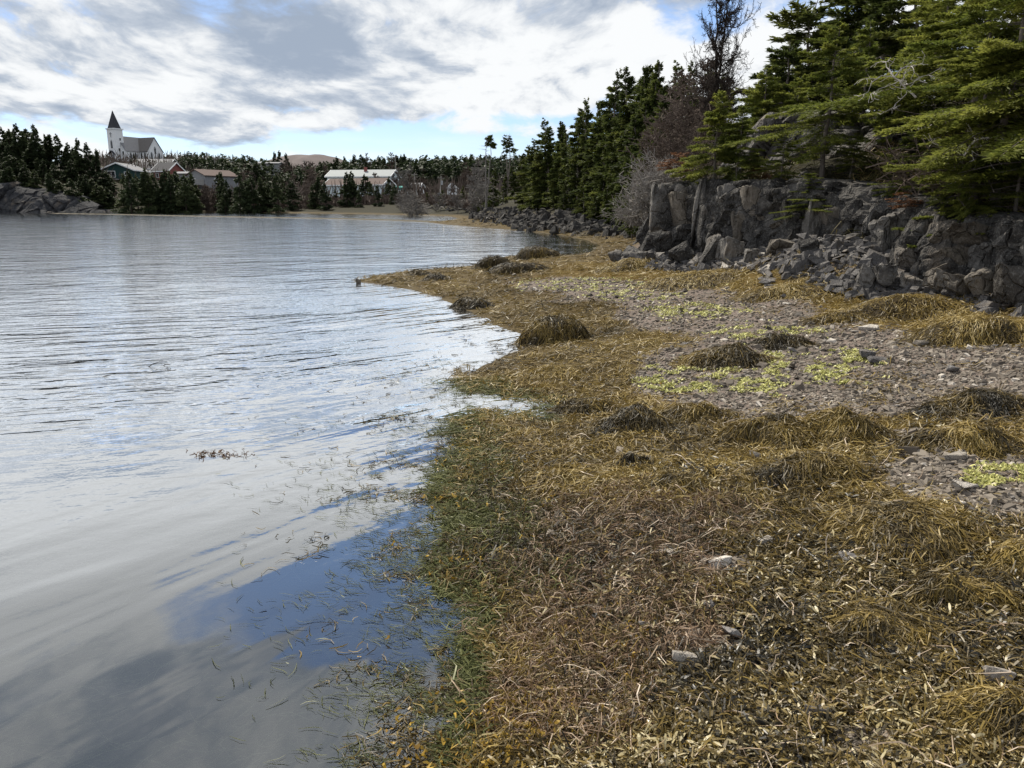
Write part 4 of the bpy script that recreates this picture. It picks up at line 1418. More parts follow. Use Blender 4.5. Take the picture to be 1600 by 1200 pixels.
# ---- the far wood on the ridge: one mass
r = np.random.default_rng(55)
parts, tones = [], []
src = [spruce_mesh(seed=400 + i, nbr=24, width=w_, z0=.03, kites=90, kl=.20, kw=.055, shape=.85, ragged=.4, wood=False)[1] for i, w_ in enumerate((.2, .26, .16, .3))]
Vs, Fs, Ts, off = [], [], [], 0
for i in range(1800):
    px = r.uniform(150, 900)
    Y = r.uniform(300, 520) if i % 3 else r.uniform(255, 330)
    x = (px - 800) / FPX * Y
    z = float(H(x, Y))
    hmax = at_y(px, np.interp(px, [150, 240, 300, 400, 470, 520, 600, 700, 800, 900], [250, 240, 240, 246, 262, 256, 250, 243, 244, 240]) + r.uniform(-4, 14), Y)[2] - z
    h = min(r.uniform(6, 12), max(3.0, hmax))
    if Y < 345 and px < 300:
        h *= .55
    v, f, tn = src[r.integers(4)]
    a = r.random() * 6.28
    c_, s_ = np.cos(a), np.sin(a)
    q = np.stack([v[:, 0] * c_ - v[:, 1] * s_, v[:, 0] * s_ + v[:, 1] * c_, v[:, 2]], 1) * h + (x, Y, z)
    Vs.append(q)
    Fs.append(f + off)
    Ts.append(np.clip(tn + r.uniform(-.2, .2), 0, 1))
    off += len(q)
link("far_wood", mesh_np("far_wood", np.concatenate(Vs), np.concatenate(Fs), {"tone": ('FACE', 'FLOAT', np.concatenate(Ts))}), M_far, kind='stuff')
# leafless brush on the far slope: one mass of stems
n = 5000
px = r.uniform(150, 860, n)
Y = r.uniform(205, 420, n)
x = (px - 800) / FPX * Y
z = H(x, Y)
h = r.uniform(2.0, 5.5, n)
P0 = np.stack([x, Y, z], 1)
P1 = P0 + np.stack([r.normal(0, .5, n), r.normal(0, .5, n), h * .5], 1)
P2 = P1 + np.stack([r.normal(0, .8, n), r.normal(0, .8, n), h * .5], 1)
sdv = np.stack([np.ones(n), np.zeros(n), np.zeros(n)], 1)
V, F = ribbons(np.stack([P0, P1, P2], 1), np.stack([np.full(n, .09), np.full(n, .16), np.full(n, .03)], 1) * r.uniform(.5, 1.2, n)[:, None], sdv)
link("far_brush", mesh_np("far_brush", V, F), M_brown_twig, kind='stuff')

# low leafless scrub behind the far beach: one mass
n = 8000
px, py = r.uniform(170, 775, n), 0
Y = np.interp(px, [170, 640, 700, 775], [184, 172, 150, 112]) + np.abs(r.normal(0, 9, n))
x = (px - 800) / FPX * Y
z = H(x, Y)
h = r.uniform(.5, 2.0, n)
P0 = np.stack([x, Y, z - .05], 1)
P1 = P0 + np.stack([r.normal(0, .25, n), r.normal(0, .25, n), h * .55], 1)
P2 = P1 + np.stack([r.normal(0, .5, n), r.normal(0, .5, n), h * .45], 1)
V, F = ribbons(np.stack([P0, P1, P2], 1), np.stack([np.full(n, .06), np.full(n, .13), np.full(n, .03)], 1), np.stack([np.ones(n), np.zeros(n), np.zeros(n)], 1))
k_ = z > .35
F = F[np.repeat(k_, 2)]
link("shore_scrub", mesh_np("shore_scrub", V, F), M_brown_twig, kind='stuff')

# distant bare hill
hx = np.linspace(-1, 1, 60)
hy = np.linspace(-1, 1, 24)
X_, Y_ = np.meshgrid(hx, hy)
c = at_y(455, 240, 900)
hh = np.exp(-np.abs(X_ * 1.7 + .25 * X_ ** 2) ** 1.6) * np.exp(-(Y_ * 1.6) ** 2) * (c[2] - 24 + 5) + fbm(X_ * 5, Y_ * 5, 1, 4) * 6
hh = hh * smooth(1 - np.abs(X_), 0, .25)
V = np.stack([c[0] + 25 + X_ * 150, 900 + Y_ * 130, 24 + hh - 4], -1)
i = (np.arange(23)[:, None] * 60 + np.arange(59)[None]).reshape(-1)
M_hill = principled("bare_hill", None, .95, lambda t, b: t.set(b.inputs['Base Color'], t.mix(t.noise(t.n('ShaderNodeNewGeometry').outputs['Position'], .05, 6, .7), (.075, .062, .06), (.17, .145, .145))))
link("distant_hill", mesh_np("distant_hill", V, np.stack([i, i + 1, i + 61, i + 60], 1), None, True), M_hill, kind='structure')
# ================================================================ BUILDINGS ACROSS THE COVE
def paint(name, c, rough=.6, var=.12):
    def f(t, b):
        n = t.noise(t.n('ShaderNodeNewGeometry').outputs['Position'], 1.3, 5, .65)
        t.set(b.inputs['Base Color'], t.mix(n, tuple(v * (1 - var) for v in c), tuple(min(1, v * (1 + var * .6)) for v in c)))
    return principled(name, None, rough, f)


M_white = paint("white_boards", (.80, .81, .82))
M_shadewhite = paint("shade_blue_white_boards", (.66, .75, .78))  # white boards with the blue of the shade put into their colour
M_green = paint("green_boards", (.028, .062, .060))
M_red = paint("red_boards", (.23, .085, .075))
M_greyb = paint("grey_boards", (.23, .235, .25), .8, .3)
M_conc = paint("grey_render", (.30, .30, .30), .8, .3)
M_roofd = paint("dark_shingles", (.055, .055, .062), .8, .3)
M_roofg = paint("grey_shingles", (.20, .20, .21), .8, .2)
M_roofm = paint("pale_metal_roof", (.27, .29, .30), .7, .2)
M_roofb = paint("brown_shingles", (.105, .075, .068), .8, .25)
M_glass = principled("window_glass", (.02, .025, .03), .15, None, .6)
M_turq = paint("turquoise_boards", (.03, .28, .26))
M_pole = paint("weathered_pole", (.26, .24, .22), .9, .3)
M_deckw = paint("grey_deck", (.30, .29, .28), .9, .3)
M_metal = principled("grey_metal", (.33, .34, .35), .5)


def part(name, VF, mat, parent, loc=None):
    o = link(name, mesh_np(name, *VF), mat, parent)
    if loc is not None:
        o.location = loc
    return o


def gable_walls(L, D, hw, hr):
    """walls with a gable at each end of the ridge (ridge along x)"""
    x, y = L / 2, D / 2
    V = np.array([(-x, -y, -2), (x, -y, -2), (x, y, -2), (-x, y, -2), (-x, -y, hw), (x, -y, hw), (x, y, hw), (-x, y, hw), (-x, 0, hw + hr), (x, 0, hw + hr)], float)
    tri = [(0, 1, 5, 4), (2, 3, 7, 6), (1, 2, 6, 5), (3, 0, 4, 7), (5, 6, 9, 9), (7, 4, 8, 8)]
    Q = [t_ for t_ in tri if len(set(t_)) == 4]
    V = np.concatenate([V, [(x, 0, hw), (-x, 0, hw)]])
    Q += [(5, 10, 9, 9), (10, 6, 9, 9)]
    Q = [q for q in Q if len(set(q)) == 4]
    Q += [(5, 10, 12, 12)] if False else []
    m1 = np.array([(x, -y / 2, hw + hr / 2), (x, y / 2, hw + hr / 2), (-x, -y / 2, hw + hr / 2), (-x, y / 2, hw + hr / 2)])
    V = np.concatenate([V, m1])                           # 12..15
    Q += [(5, 10, 9, 12), (10, 6, 13, 9), (4, 14, 8, 11), (11, 8, 15, 7)]
    return V, np.array(Q)


def roof_slabs(L, D, hw, hr, over=.5, th=.22):
    x, y = L / 2 + over, D / 2
    k = (y + over) / y
    ye, ze = y * k, hw + hr - hr * k
    out = []
    for s_ in (-1, 1):
        V = np.array([(-x, 0, hw + hr + th), (x, 0, hw + hr + th), (x, s_ * ye, ze + th), (-x, s_ * ye, ze + th),
                      (-x, 0, hw + hr + .03), (x, 0, hw + hr + .03), (x, s_ * ye, ze + .03), (-x, s_ * ye, ze + .03)])
        F = np.array([(0, 1, 2, 3), (7, 6, 5, 4), (0, 4, 5, 1), (1, 5, 6, 2), (2, 6, 7, 3), (3, 7, 4, 0)])
        out.append((V, F))
    return out


def window(parent, side, L, D, u, z, w_, h_, mat=None, frame=True, arch=False):
    """window on a wall: side 'f' (-y), 'b' (+y), 'r' (+x), 'l' (-x)"""
    t_ = .10
    o = link("window", mesh_np("window", *merge([box(0, 0, 0, w_ + .3, t_, .14), box(0, 0, h_, w_ + .3, t_, .14), box(-w_ / 2 - .07, 0, h_ / 2, .14, t_ * .98, h_), box(w_ / 2 + .07, 0, h_ / 2, .14, t_ * .98, h_)])), mat or M_white, parent)
    if arch:
        V = np.array([(-w_ / 2, -.03, 0), (w_ / 2, -.03, 0), (w_ / 2, -.03, h_ * .7), (0, -.03, h_ * 1.15), (-w_ / 2, -.03, h_ * .7), (0, -.03, h_ * .7)])
        F = np.array([(0, 1, 2, 4), (4, 5, 2, 3)])
        pn = link("pane", mesh_np("pane", V - (0, .05, 0), F), M_glass, o)
    else:
        pn = link("pane", mesh_np("pane", *box(0, 0, h_ / 2, w_, .06, h_ - .14)), M_glass, o)
        if w_ > 1.4:
            link("mullion", mesh_np("mullion", *box(0, -.04, h_ / 2, .10, .05, h_ - .14)), mat or M_white, o)
    if side == 'f':
        o.location, o.rotation_euler = (u, -D / 2 - .05, z), (0, 0, 0)
    elif side == 'b':
        o.location, o.rotation_euler = (u, D / 2 + .05, z), (0, 0, math.pi)
    elif side == 'r':
        o.location, o.rotation_euler = (L / 2 + .05, u, z), (0, 0, math.pi / 2)
    else:
        o.location, o.rotation_euler = (-L / 2 - .05, u, z), (0, 0, -math.pi / 2)
    return o


def house(name, label, px, Y, base, yaw, L, D, hw, hr, wall, roof, wins=(), cat="house", chim=None, over=.5, fascia=True, group=None):
    p = at_y(px, base, Y)
    o = thing(name, label, cat, (p[0], Y, p[2]), yaw, group)
    V, F = gable_walls(L, D, hw, hr)
    part("wall", (V, F), wall, o)
    for s_ in roof_slabs(L, D, hw, hr, over):
        part("roof", s_, roof, o)
    if fascia:
        k = (D / 2 + over) / (D / 2)
        ye, ze = D / 2 * k, hw + hr - hr * k
        for sx in (-1, 1):
            xx = sx * (L / 2 + over + .04)
            fv = []
            for sy in (-1, 1):
                V = np.array([(xx - .05, 0, hw + hr + .26), (xx + .05, 0, hw + hr + .26), (xx + .05, 0, hw + hr - .12), (xx - .05, 0, hw + hr - .12),
                              (xx - .05, sy * ye, ze + .26), (xx + .05, sy * ye, ze + .26), (xx + .05, sy * ye, ze - .12), (xx - .05, sy * ye, ze - .12)])
                fv.append((V, np.array([(0, 1, 5, 4), (1, 2, 6, 5), (2, 3, 7, 6), (3, 0, 4, 7), (4, 5, 6, 7)])))
            part("bargeboard", merge(fv), M_white, o)
        for sy in (-1, 1):
            part("gutter", box(0, sy * (ye + .06), ze + .10, L + 2 * over, .12, .3), M_white, o)
    for wn in wins:
        window(o, wn[0], L, D, *wn[1:])
    for c_ in chim or ():
        part("chimney", box(c_[0], c_[1], hw + hr * .5 + c_[2] / 2, .8, .8, hr + c_[2]), M_red, o)
    return o


# ---- the church on the hill
Yc = 330.0
cb = at_y(186, 252, Yc)
m = Yc / FPX
yaw_c = math.atan2(0.92, 0.39)                 # the nave runs away from the water
ch = thing("church", "white wooden church with a dark spire and cross on its tower, on the far hill", "church", (cb[0], Yc, cb[2]), yaw_c)
ch.scale = (.93, .93, .93)
W_, hw, hr = 9.0, 4.6, 6.0
V, F = gable_walls(17.0, W_, hw, hr)
part("nave_wall", (V + (8.5, 0, 0), F), M_white, ch)
for V, F in roof_slabs(17.0, W_, hw, hr, .35):
    part("roof", (V + (8.5, 0, 0), F), M_roofg, ch)  # lit slope put into the colour: greyer shingles than the wing roof
# cross wing: ridge across the nave, its gable to the right
V, F = gable_walls(15.0, 8.6, hw, hr - .12)
rot = lambda V_: np.stack([-V_[:, 1] + 11.6, V_[:, 0], V_[:, 2]], 1)
part("wing_wall", (rot(V - (2.0, 0, 0)), F), M_white, ch)
for V, F in roof_slabs(15.0, 8.6, hw, hr - .12, .35):
    part("roof", (rot(V - (2.0, 0, 0)), F), M_roofd, ch)  # shaded slope put into the colour: darker shingles than the nave roof
tw = thing  # (kept short below)
part("tower", box(-.6, 0, 5.7, 4.4, 4.4, 15.4), M_white, ch)
part("tower_cornice", box(-.6, 0, 13.5, 5.1, 5.1, .45), M_white, ch)
sv = np.array([(-1.9, -1.9, 0), (1.9, -1.9, 0), (1.9, 1.9, 0), (-1.9, 1.9, 0), (0, 0, 7.6), (-.06, -.06, 7.5), (.06, -.06, 7.5), (.06, .06, 7.5), (-.06, .06, 7.5)])
sf = np.array([(0, 1, 6, 5), (1, 2, 7, 6), (2, 3, 8, 7), (3, 0, 5, 8)])
part("spire", (sv + (-.6, 0, 13.7), sf), M_roofd, ch)
part("cross", merge([box(-2.87, 0, 11.0, .12, .28, 2.2), box(-2.87, 0, 11.4, .11, 1.3, .28)]), M_greyb, ch)
for u, z, w_, h_, side in ((0, 5.4, 1.1, 3.2, 'l'),):
    window(ch, side, 5.6, 4.4, u, z, w_, h_, arch=True).location.x = -2.86
for u, z in ((1.1, 8.6), (-1.2, 4.2)):
    o = window(ch, 'f', 4.4, 4.4, 0, z, .8, 1.2)
    o.location = (-.6 + u * .4, -2.25, z)
for u in (-3.2, 3.2):
    o = window(ch, 'l', 0, W_, u, 2.6, 1.0, 1.6)
    o.location.x = -.06
dr = part("door", merge([box(-2.9, 0, 1.2, .1, 1.8, 3.0)]), M_greyb, ch)
pv = np.array([(-4.1, -1.9, 2.6), (-2.8, -1.9, 2.6), (-2.8, 0, 4.4), (-4.1, 0, 4.4), (-4.1, 1.9, 2.6), (-2.8, 1.9, 2.6)])
part("porch_roof", (pv, np.array([(0, 1, 2, 3), (3, 2, 5, 4)])), M_roofd, ch)
for u in (2.6, 5.2):
    o = window(ch, 'f', 17, W_, 0, 1.4, 1.0, 2.5, arch=True)
    o.location = (u, -W_ / 2 - .05, 1.2)
# wing windows: its long wall towards the water and its gable
for v in (-5.9, -8.0):
    o = window(ch, 'l', 0, 0, v, 1.2, 1.1, 2.6, arch=True)
    o.location = (11.6 - 4.3 - .05, v, 1.2)
for u, z in ((11.6, 3.6), (9.4, 1.2), (13.7, 1.2)):
    o = window(ch, 'f', 0, 0, u, z, 1.0, 2.8, arch=True)
    o.location = (u, -9.55, z)

# ---- houses
green_h = house("green_house", "small dark green house with white trimmed gable below the church", 197, 235, 283, math.pi / 2 + .10, 12.0, 9.2, 2.9, 1.9, M_green, M_roofg,
           [('l', 1.6, .9, 1.9, 1.7), ('l', -2.6, 1.4, 1.1, 1.0)])
part("deck", merge([box(-7.2, 1.6, .3, 2.2, 4.2, .3), box(-8.1, 3.4, -1.3, .2, .2, 3.0), box(-8.1, -.2, -1.3, .2, .2, 3.0), box(-8.2, 1.6, 1.2, .12, 4.2, .12), box(-8.2, 3.6, 1.4, .16, .16, 3.6)]), M_deckw, green_h)
house("grey_house", "long low house with a pale grey roof behind the green house", 243, 305, 263, .04, 14, 8, 1.6, 1.6, M_greyb, M_roofg, [('f', -3, .3, 1.2, 1)])
house("grey_house", "dark roofed house tucked between the pale grey roof and the red house", 236, 262, 272, .05, 9, 7, 1.6, 1.9, M_greyb, M_roofd, [('f', 2, .2, 1.0, 1)])
house("red_house", "red wooden house with a dark grey roof, right of the green house", 264, 245, 283, -.42, 6.6, 6.0, 3.0, 2.3, M_red, M_roofd, [('r', 0, 1.0, .9, 1.4), ('f', -1.2, 1.0, .9, 1.2)])
hg = house("grey_house", "weathered grey house with a brown roof and wooden deck, mid far shore", 333, 230, 290, 1.05, 11.5, 7.8, 2.6, 1.6, M_greyb, M_roofb,
           [('l', 0.8, .9, 1.0, .9), ('f', -2, .9, 1.2, 1.0)], fascia=False)
part("deck", merge([box(-8.4, 0, .1, 5.0, 7.0, .25), box(-10.8, 0, .9, .12, 7.0, 1.2), box(-10.6, -3.2, -1.2, .2, .2, 2.6), box(-10.6, 3.2, -1.2, .2, .2, 2.6), box(-8.4, -3.5, .9, 5.0, .12, 1.2)]), M_deckw, hg)
house("grey_shed", "low grey shed with a white window left of the weathered grey house", 296, 232, 291, .0, 5.0, 5, 3.4, .5, M_greyb, M_roofg, [('f', -.2, 1.2, 1.1, 1.4)], cat="shed", fascia=False)
house("pale_house", "pale grey flat topped house standing above the far shore spruces", 421, 292, 276, .03, 8.5, 7, 4.4, .5, M_conc, M_roofg, [('f', -2, 1.6, 1.1, 1.2), ('f', 1.5, 1.6, 1.1, 1.2)], fascia=False)
house("white_building", "long white two storey building with a pale metal roof and a chimney", 569, 243, 303, -.16, 19.5, 9.5, 5.0, 1.9, M_shadewhite, M_roofm,
      [('f', -6, 2.6, 1.2, 1.3), ('f', 4, 2.6, 1.2, 1.3), ('r', 1.0, 3.1, .9, 1.3), ('r', -2, 3.1, .9, 1.3)], cat="building", chim=[(1.2, -1.2, .9)])
house("white_house", "white house with a reddish brown roof in front of the long white building", 562, 226, 306, -.40, 19.0, 6.2, 3.0, 1.6, M_shadewhite, M_roofb, [('f', 3, 1.0, 1.1, 1.2), ('f', 6.5, 1.0, .9, 1.2), ('r', .2, 1.2, .8, 1.3)])
house("turquoise_shed", "tiny turquoise shed at the right end of the white house", 625, 229, 305, .0, 1.8, 1.8, 2.0, .35, M_turq, M_turq, (('f', 0, .7, .5, .6),), cat="shed", over=.15, fascia=False)
house("white_cottage", "small white cottage with a grey roof half hidden behind a leafless tree", 648, 238, 303, -.3, 4.6, 3.4, 2.0, 1.0, M_white, M_roofg, [('f', 0, .8, .8, .9)], over=.3)
house("white_cottage", "little white gable peeking from the bushes right of the utility pole", 707, 225, 303, math.pi / 2, 4, 2.6, 1.6, 1.3, M_white, M_roofg, [('l', 0, .6, .6, .8)], over=.2)

# ---- a car on the road at the head of the cove
cx, cyy = at_y(690, 309, 205)[0], 205
cz = float(H(cx, cyy))
cz = at_y(690, 311.5, 205)[2]
car = thing("parked_car", "white car parked on the road below the leaning utility pole", "car", (cx, cyy, cz), .1)
M_car = principled("white_car_paint", (.75, .76, .78), .25, None, .5)
M_tyre = principled("tyre", (.02, .02, .02), .9)
bv, bf = box(0, 0, .62, 4.2, 1.7, .62)
part("body", (bv, bf), M_car, car)
rv = np.array([(-1.5, -.78, .93), (1.2, -.78, .93), (1.2, .78, .93), (-1.5, .78, .93), (-1.0, -.66, 1.45), (.6, -.66, 1.45), (.6, .66, 1.45), (-1.0, .66, 1.45)])
part("cabin", (rv, np.array([(0, 1, 5, 4), (1, 2, 6, 5), (2, 3, 7, 6), (3, 0, 4, 7), (4, 5, 6, 7)])), M_glass, car)
part("roof", box(-.2, 0, 1.48, 1.6, 1.34, .06), M_car, car)
for sx in (-1.3, 1.3):
    for sy in (-.8, .8):
        V, F = tubes([[0, -.1, 0, 0, .1, 0, .32, .32]], 12)
        part("wheel", (V, F), M_tyre, car, (sx, sy, .32))

# ---- utility poles
for px, Y, top, base, lab, tf in ((617.5, 262, 243, 285, "tall utility pole right of the long white building", 0), (647.5, 240, 270, 306, "utility pole by the small white cottage", 0),
                                  (686.5, 206, 275, 308, "utility pole with a transformer above the parked car", 1), (322, 290, 238, 270, "tallest pale utility pole above the weathered grey house", 0),
                                  (335, 285, 246, 271, "second pale utility pole above the weathered grey house", 0), (345, 290, 252, 272, "short pole right of the two pale poles", 0),
                                  (373, 300, 247, 270, "utility pole with a crossarm left of the pale flat topped house", 0), (390, 300, 244, 274, "left of two close poles beside the pale flat topped house", 0),
                                  (394, 302, 246, 274, "right of two close poles beside the pale flat topped house", 0), (414, 280, 256, 276, "pole in front of the pale flat topped house", 0),
                                  (475, 320, 250, 272, "utility pole below the bare distant hill", 0)):
    a, b = at_y(px, top, Y), at_y(px, base + 6, Y)
    h_ = a[2] - b[2]
    o = thing("utility_pole", lab, "utility pole", (a[0], Y, b[2]), 0.15, "utility poles across the cove")
    if tf:
        o.rotation_euler.y = .07
    part("pole", tubes([[0, 0, -.5, 0, 0, h_, .19, .13]], 8), M_pole, o)
    part("crossarm", box(0, -.2, h_ - .5, 1.9, .12, .14), M_pole, o)
    if tf:
        part("transformer", tubes([[.32, -.1, h_ - 2.2, .32, -.1, h_ - 1.2, .26, .26], [.32, -.1, h_ - 1.2, .32, -.1, h_ - 1.15, .26, .02]], 10), M_metal, o)
# a small flag by the grey shed
fp = at_y(306, 276, 236)
o = thing("flag", "small red and white flag flying above the low grey shed", "flag", (fp[0], 236, fp[2] - 3))
part("pole", tubes([[0, 0, 0, 0, 0, 5.2, .05, .04]], 6), M_pole, o)
M_flagr = principled("red_cloth", (.45, .03, .03), .8)
for nm, x0, x1, mt in (("hoist_panel", .05, .5, M_flagr), ("white_panel", .51, 1.1, M_white), ("fly_panel", 1.11, 1.5, M_flagr)):
    V = np.array([(x0, .02 * math.sin(x0 * 5), 4.2), (x1, .02 * math.sin(x1 * 5) + .06, 4.1), (x1, .02 * math.sin(x1 * 5) + .06, 5.0), (x0, .02 * math.sin(x0 * 5), 5.1)])
    part(nm, merge([(V, np.array([(0, 1, 2, 3)])), (V + (0, .02, 0), np.array([(3, 2, 1, 0)]))]), mt, o)
# ================================================================ SEAWEED, SHINGLE, EELGRASS
def weed_mat(name, stops, rough=.5, spec=.3, trans=.18):
    return leafy(name, stops, trans, rough, spec)


M_weed = weed_mat("rockweed", [(0, (.012, .010, .006)), (.28, (.050, .037, .014)), (.5, (.128, .089, .027)), (.72, (.225, .157, .036)), (.9, (.305, .220, .066)), (1, (.42, .34, .17))])
M_wrack = weed_mat("bladderwrack", [(0, (.010, .010, .010)), (.35, (.035, .030, .018)), (.6, (.105, .074, .022)), (.85, (.21, .15, .045)), (1, (.40, .34, .19))], .42, .45)
M_straw = weed_mat("dead_eelgrass", [(0, (.040, .022, .012)), (.4, (.125, .072, .038)), (.7, (.29, .20, .125)), (1, (.58, .48, .38))])
M_eel = weed_mat("eelgrass", [(0, (.024, .030, .012)), (.5, (.080, .088, .030)), (.85, (.18, .185, .075)), (1, (.40, .40, .26))], .6, .12, .25)
M_blad = weed_mat("yellow_bladders", [(0, (.20, .115, .015)), (1, (.50, .33, .05))], .35, .5, .2)
M_alga = weed_mat("yellow_green_alga", [(0, (.13, .13, .045)), (.5, (.29, .29, .085)), (1, (.60, .58, .22))], .5, .3, .2)
M_core = principled("weed_covered_rock", None, .7, lambda t, b: t.set(b.inputs['Base Color'], t.mix(t.noise(t.n('ShaderNodeNewGeometry').outputs['Position'], 25, 4, .6), (.012, .009, .005), (.06, .042, .018))))
rg = np.random.default_rng(2024)


def ground_hit(px, py):
    p = hit(px, py)
    under = p[:, 2] < 0.0
    q = at(px, py, 0.0)
    p = np.where(under[:, None], q, p)
    return p, under


def sample(n, x0, x1, y0, y1, keep):
    """random spots of the shore, evenly dense as seen, thinned by keep(x, y, z, px, py)"""
    out = []
    for _ in range(12):
        px, py = rg.uniform(x0, x1, n), rg.uniform(y0, y1, n)
        p, _u = ground_hit(px, py)
        k = rg.random(n) < keep(p[:, 0], p[:, 1], p[:, 2], px, py)
        out.append(p[k])
        if sum(map(len, out)) >= n:
            break
    return np.concatenate(out)[:n]


def shore_d(x, y):
    a = np.degrees(np.arctan2(x, y))
    fi = np.clip(np.interp(a, ang, np.arange(na)), 0, na - 1.001).astype(int)
    fr_ = np.clip(1 + np.log(np.clip(np.hypot(x, y), .5, 1090) / 0.5) / np.log(2200) * (NR - 1), 0, nr - 1.001).astype(int)
    return gd[fr_, fi], gh[fr_, fi]


def strands(p, L, w, head, bend, lift, roll, K=5, taper=.25, z0=0.004, follow=True, wiggle=.15):
    n = len(p)
    s_ = np.linspace(0, 1, K)[None]
    d = np.stack([np.cos(head), np.sin(head)], 1)
    e = np.stack([-d[:, 1], d[:, 0]], 1)
    along = (s_ - .5) * L[:, None]
    lat = bend[:, None] * L[:, None] * (s_ - .5) ** 2 * 2 + rg.normal(0, 1, (n, K)) * wiggle * L[:, None] * .25
    X = p[:, 0:1] + d[:, 0:1] * along + e[:, 0:1] * lat
    Y = p[:, 1:2] + d[:, 1:2] * along + e[:, 1:2] * lat
    base = np.maximum(H(X, Y), 0.0) if follow else np.repeat(p[:, 2:3], K, 1)
    ph = rg.random(n)[:, None] * 6.28
    Z = base + z0 + lift[:, None] * (0.45 + 0.55 * np.sin(s_ * math.pi * 1.6 + ph))
    P = np.stack([X, Y, np.maximum(Z, base + .001)], -1)
    W = w[:, None] * np.interp(s_, [0, .25, .75, 1], [.6, 1, .9, taper])
    Sd = np.stack([e[:, 0] * np.cos(roll), e[:, 1] * np.cos(roll), np.sin(roll)], 1)
    return ribbons(P, W, Sd)


def stuff(name, VF, tone, per, mat, kind='stuff', parent=None):
    me = mesh_np(name, *VF, {"tone": ('FACE', 'FLOAT', np.repeat(np.clip(tone, 0, 1), per))})
    return link(name, me, mat, parent, kind=kind)


# ---- rockweed lying over the beach
def keep_weed(x, y, z, px, py):
    d, h_ = shore_d(x, y)
    ds_ = np.clip(np.hypot(x, y) / 8, .2, 1)
    edge = smooth(d + (fbm(x, y, 2.2, 3) * .30 + fbm(x, y, 9, 2) * .25) * ds_, -.08 * ds_, .06 * ds_)
    sh_ = shingle_mask(x, y, z)
    clumps = smooth(fbm(x, y, 2.6, 4), .08, .4) * .42
    return edge * np.maximum(1 - sh_, clumps * (1 - .6 * sh_)) * (h_ < .35) * (y < 90)


N = 135000
p = np.concatenate([sample(N, -40, 1760, 338, 1330, keep_weed), sample(20000, 1760, 2500, 430, 1330, keep_weed), sample(11000, 500, 2500, 1330, 1800, keep_weed)])
n = len(p)
r_ = np.hypot(p[:, 0], p[:, 1])
gold = golden_mask(p[:, 0], p[:, 1], p[:, 2])
big = fbm(p[:, 0], p[:, 1], 1.1, 4)
flow = fbm(p[:, 0], p[:, 1], .7, 2) * 5 + rg.normal(0, 1, n) * np.interp(r_, [4, 9], [.75, 1.3])
L = rg.uniform(.05, .20, n) * (.75 + r_ * .05)
wd = rg.uniform(.0011, .0026, n) * (1 + r_ * .12)
lift = rg.gamma(1.6, .008, n) * (1 + r_ * .10)
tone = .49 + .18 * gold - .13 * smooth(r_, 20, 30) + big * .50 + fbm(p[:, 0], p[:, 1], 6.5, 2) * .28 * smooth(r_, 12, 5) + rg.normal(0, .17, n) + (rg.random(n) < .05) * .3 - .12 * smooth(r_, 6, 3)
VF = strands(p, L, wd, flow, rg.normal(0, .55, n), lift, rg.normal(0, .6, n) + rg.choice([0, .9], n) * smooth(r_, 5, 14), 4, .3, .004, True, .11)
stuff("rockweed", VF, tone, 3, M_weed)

# ---- bladderwrack: short broad forked blades, dark, over the lower right
def keep_wrack(x, y, z, px, py):
    d, h_ = shore_d(x, y)
    st = straw_mask(x, y, z)
    m_ = smooth(py + (px - 1000) * .35 + fbm(x, y, 1.6, 3) * 420, 830, 1010) * smooth(d, .05, .5) * (1 - .75 * st)
    return m_ * (1 - shingle_mask(x, y, z) * .9)


p = np.concatenate([sample(32000, 640, 1780, 640, 1360, keep_wrack), sample(6000, 1780, 2500, 640, 1500, keep_wrack)])
n = len(p)
hd = rg.random(n) * 6.28
L = rg.uniform(.018, .050, n)
wd = rg.uniform(.0022, .0055, n)
big = fbm(p[:, 0], p[:, 1], 2.4, 3)
tone = .54 + big * .6 + rg.normal(0, .22, n) + (rg.random(n) < .06) * .35
q0 = p + np.stack([np.zeros(n), np.zeros(n), rg.uniform(.004, .034, n)], 1)
parts, tn = [], []
for sgn in (-1, 1):
    a = hd + sgn * rg.uniform(.2, .5, n)
    K = 4
    s_ = np.linspace(0, 1, K)[None]
    dirs = np.stack([np.cos(a), np.sin(a)], 1)
    lz = rg.normal(.25, .5, n)
    P = np.stack([q0[:, 0:1] + dirs[:, 0:1] * L[:, None] * s_, q0[:, 1:2] + dirs[:, 1:2] * L[:, None] * s_,
                  q0[:, 2:3] + L[:, None] * (lz[:, None] * s_ - .5 * s_ ** 2 * lz[:, None])], -1)
    W = wd[:, None] * np.array([[.35, .75, 1.0, .45]])
    ro = rg.normal(0, .7, n)
    Sd = np.stack([-dirs[:, 1] * np.cos(ro), dirs[:, 0] * np.cos(ro), np.sin(ro)], 1)
    parts.append(ribbons(P, W, Sd))
    tn.append(np.repeat(tone + rg.normal(0, .08, n), 3))
me = mesh_np("bladderwrack", *merge(parts), {"tone": ('FACE', 'FLOAT', np.clip(np.concatenate(tn), 0, 1))})
link("bladderwrack", me, M_wrack, kind='stuff')

# ---- pale dead eelgrass, straight and straw like, near the waterline
def keep_straw(x, y, z, px, py):
    d, h_ = shore_d(x, y)
    return straw_mask(x, y, z) * smooth(d + fbm(x, y, 6, 2) * .3, -.05, .12)


p = sample(8000, 620, 1250, 700, 1260, keep_straw)
n = len(p)
L = rg.uniform(.05, .19, n)
VF = strands(p, L, rg.uniform(.0009, .0022, n), rg.random(n) * 6.28, rg.normal(0, .4, n), rg.gamma(2, .010, n), rg.normal(0, .6, n), 5, .4, .012, True, .06)
stuff("dead_eelgrass", VF, .42 + rg.normal(0, .24, n), 4, M_straw)
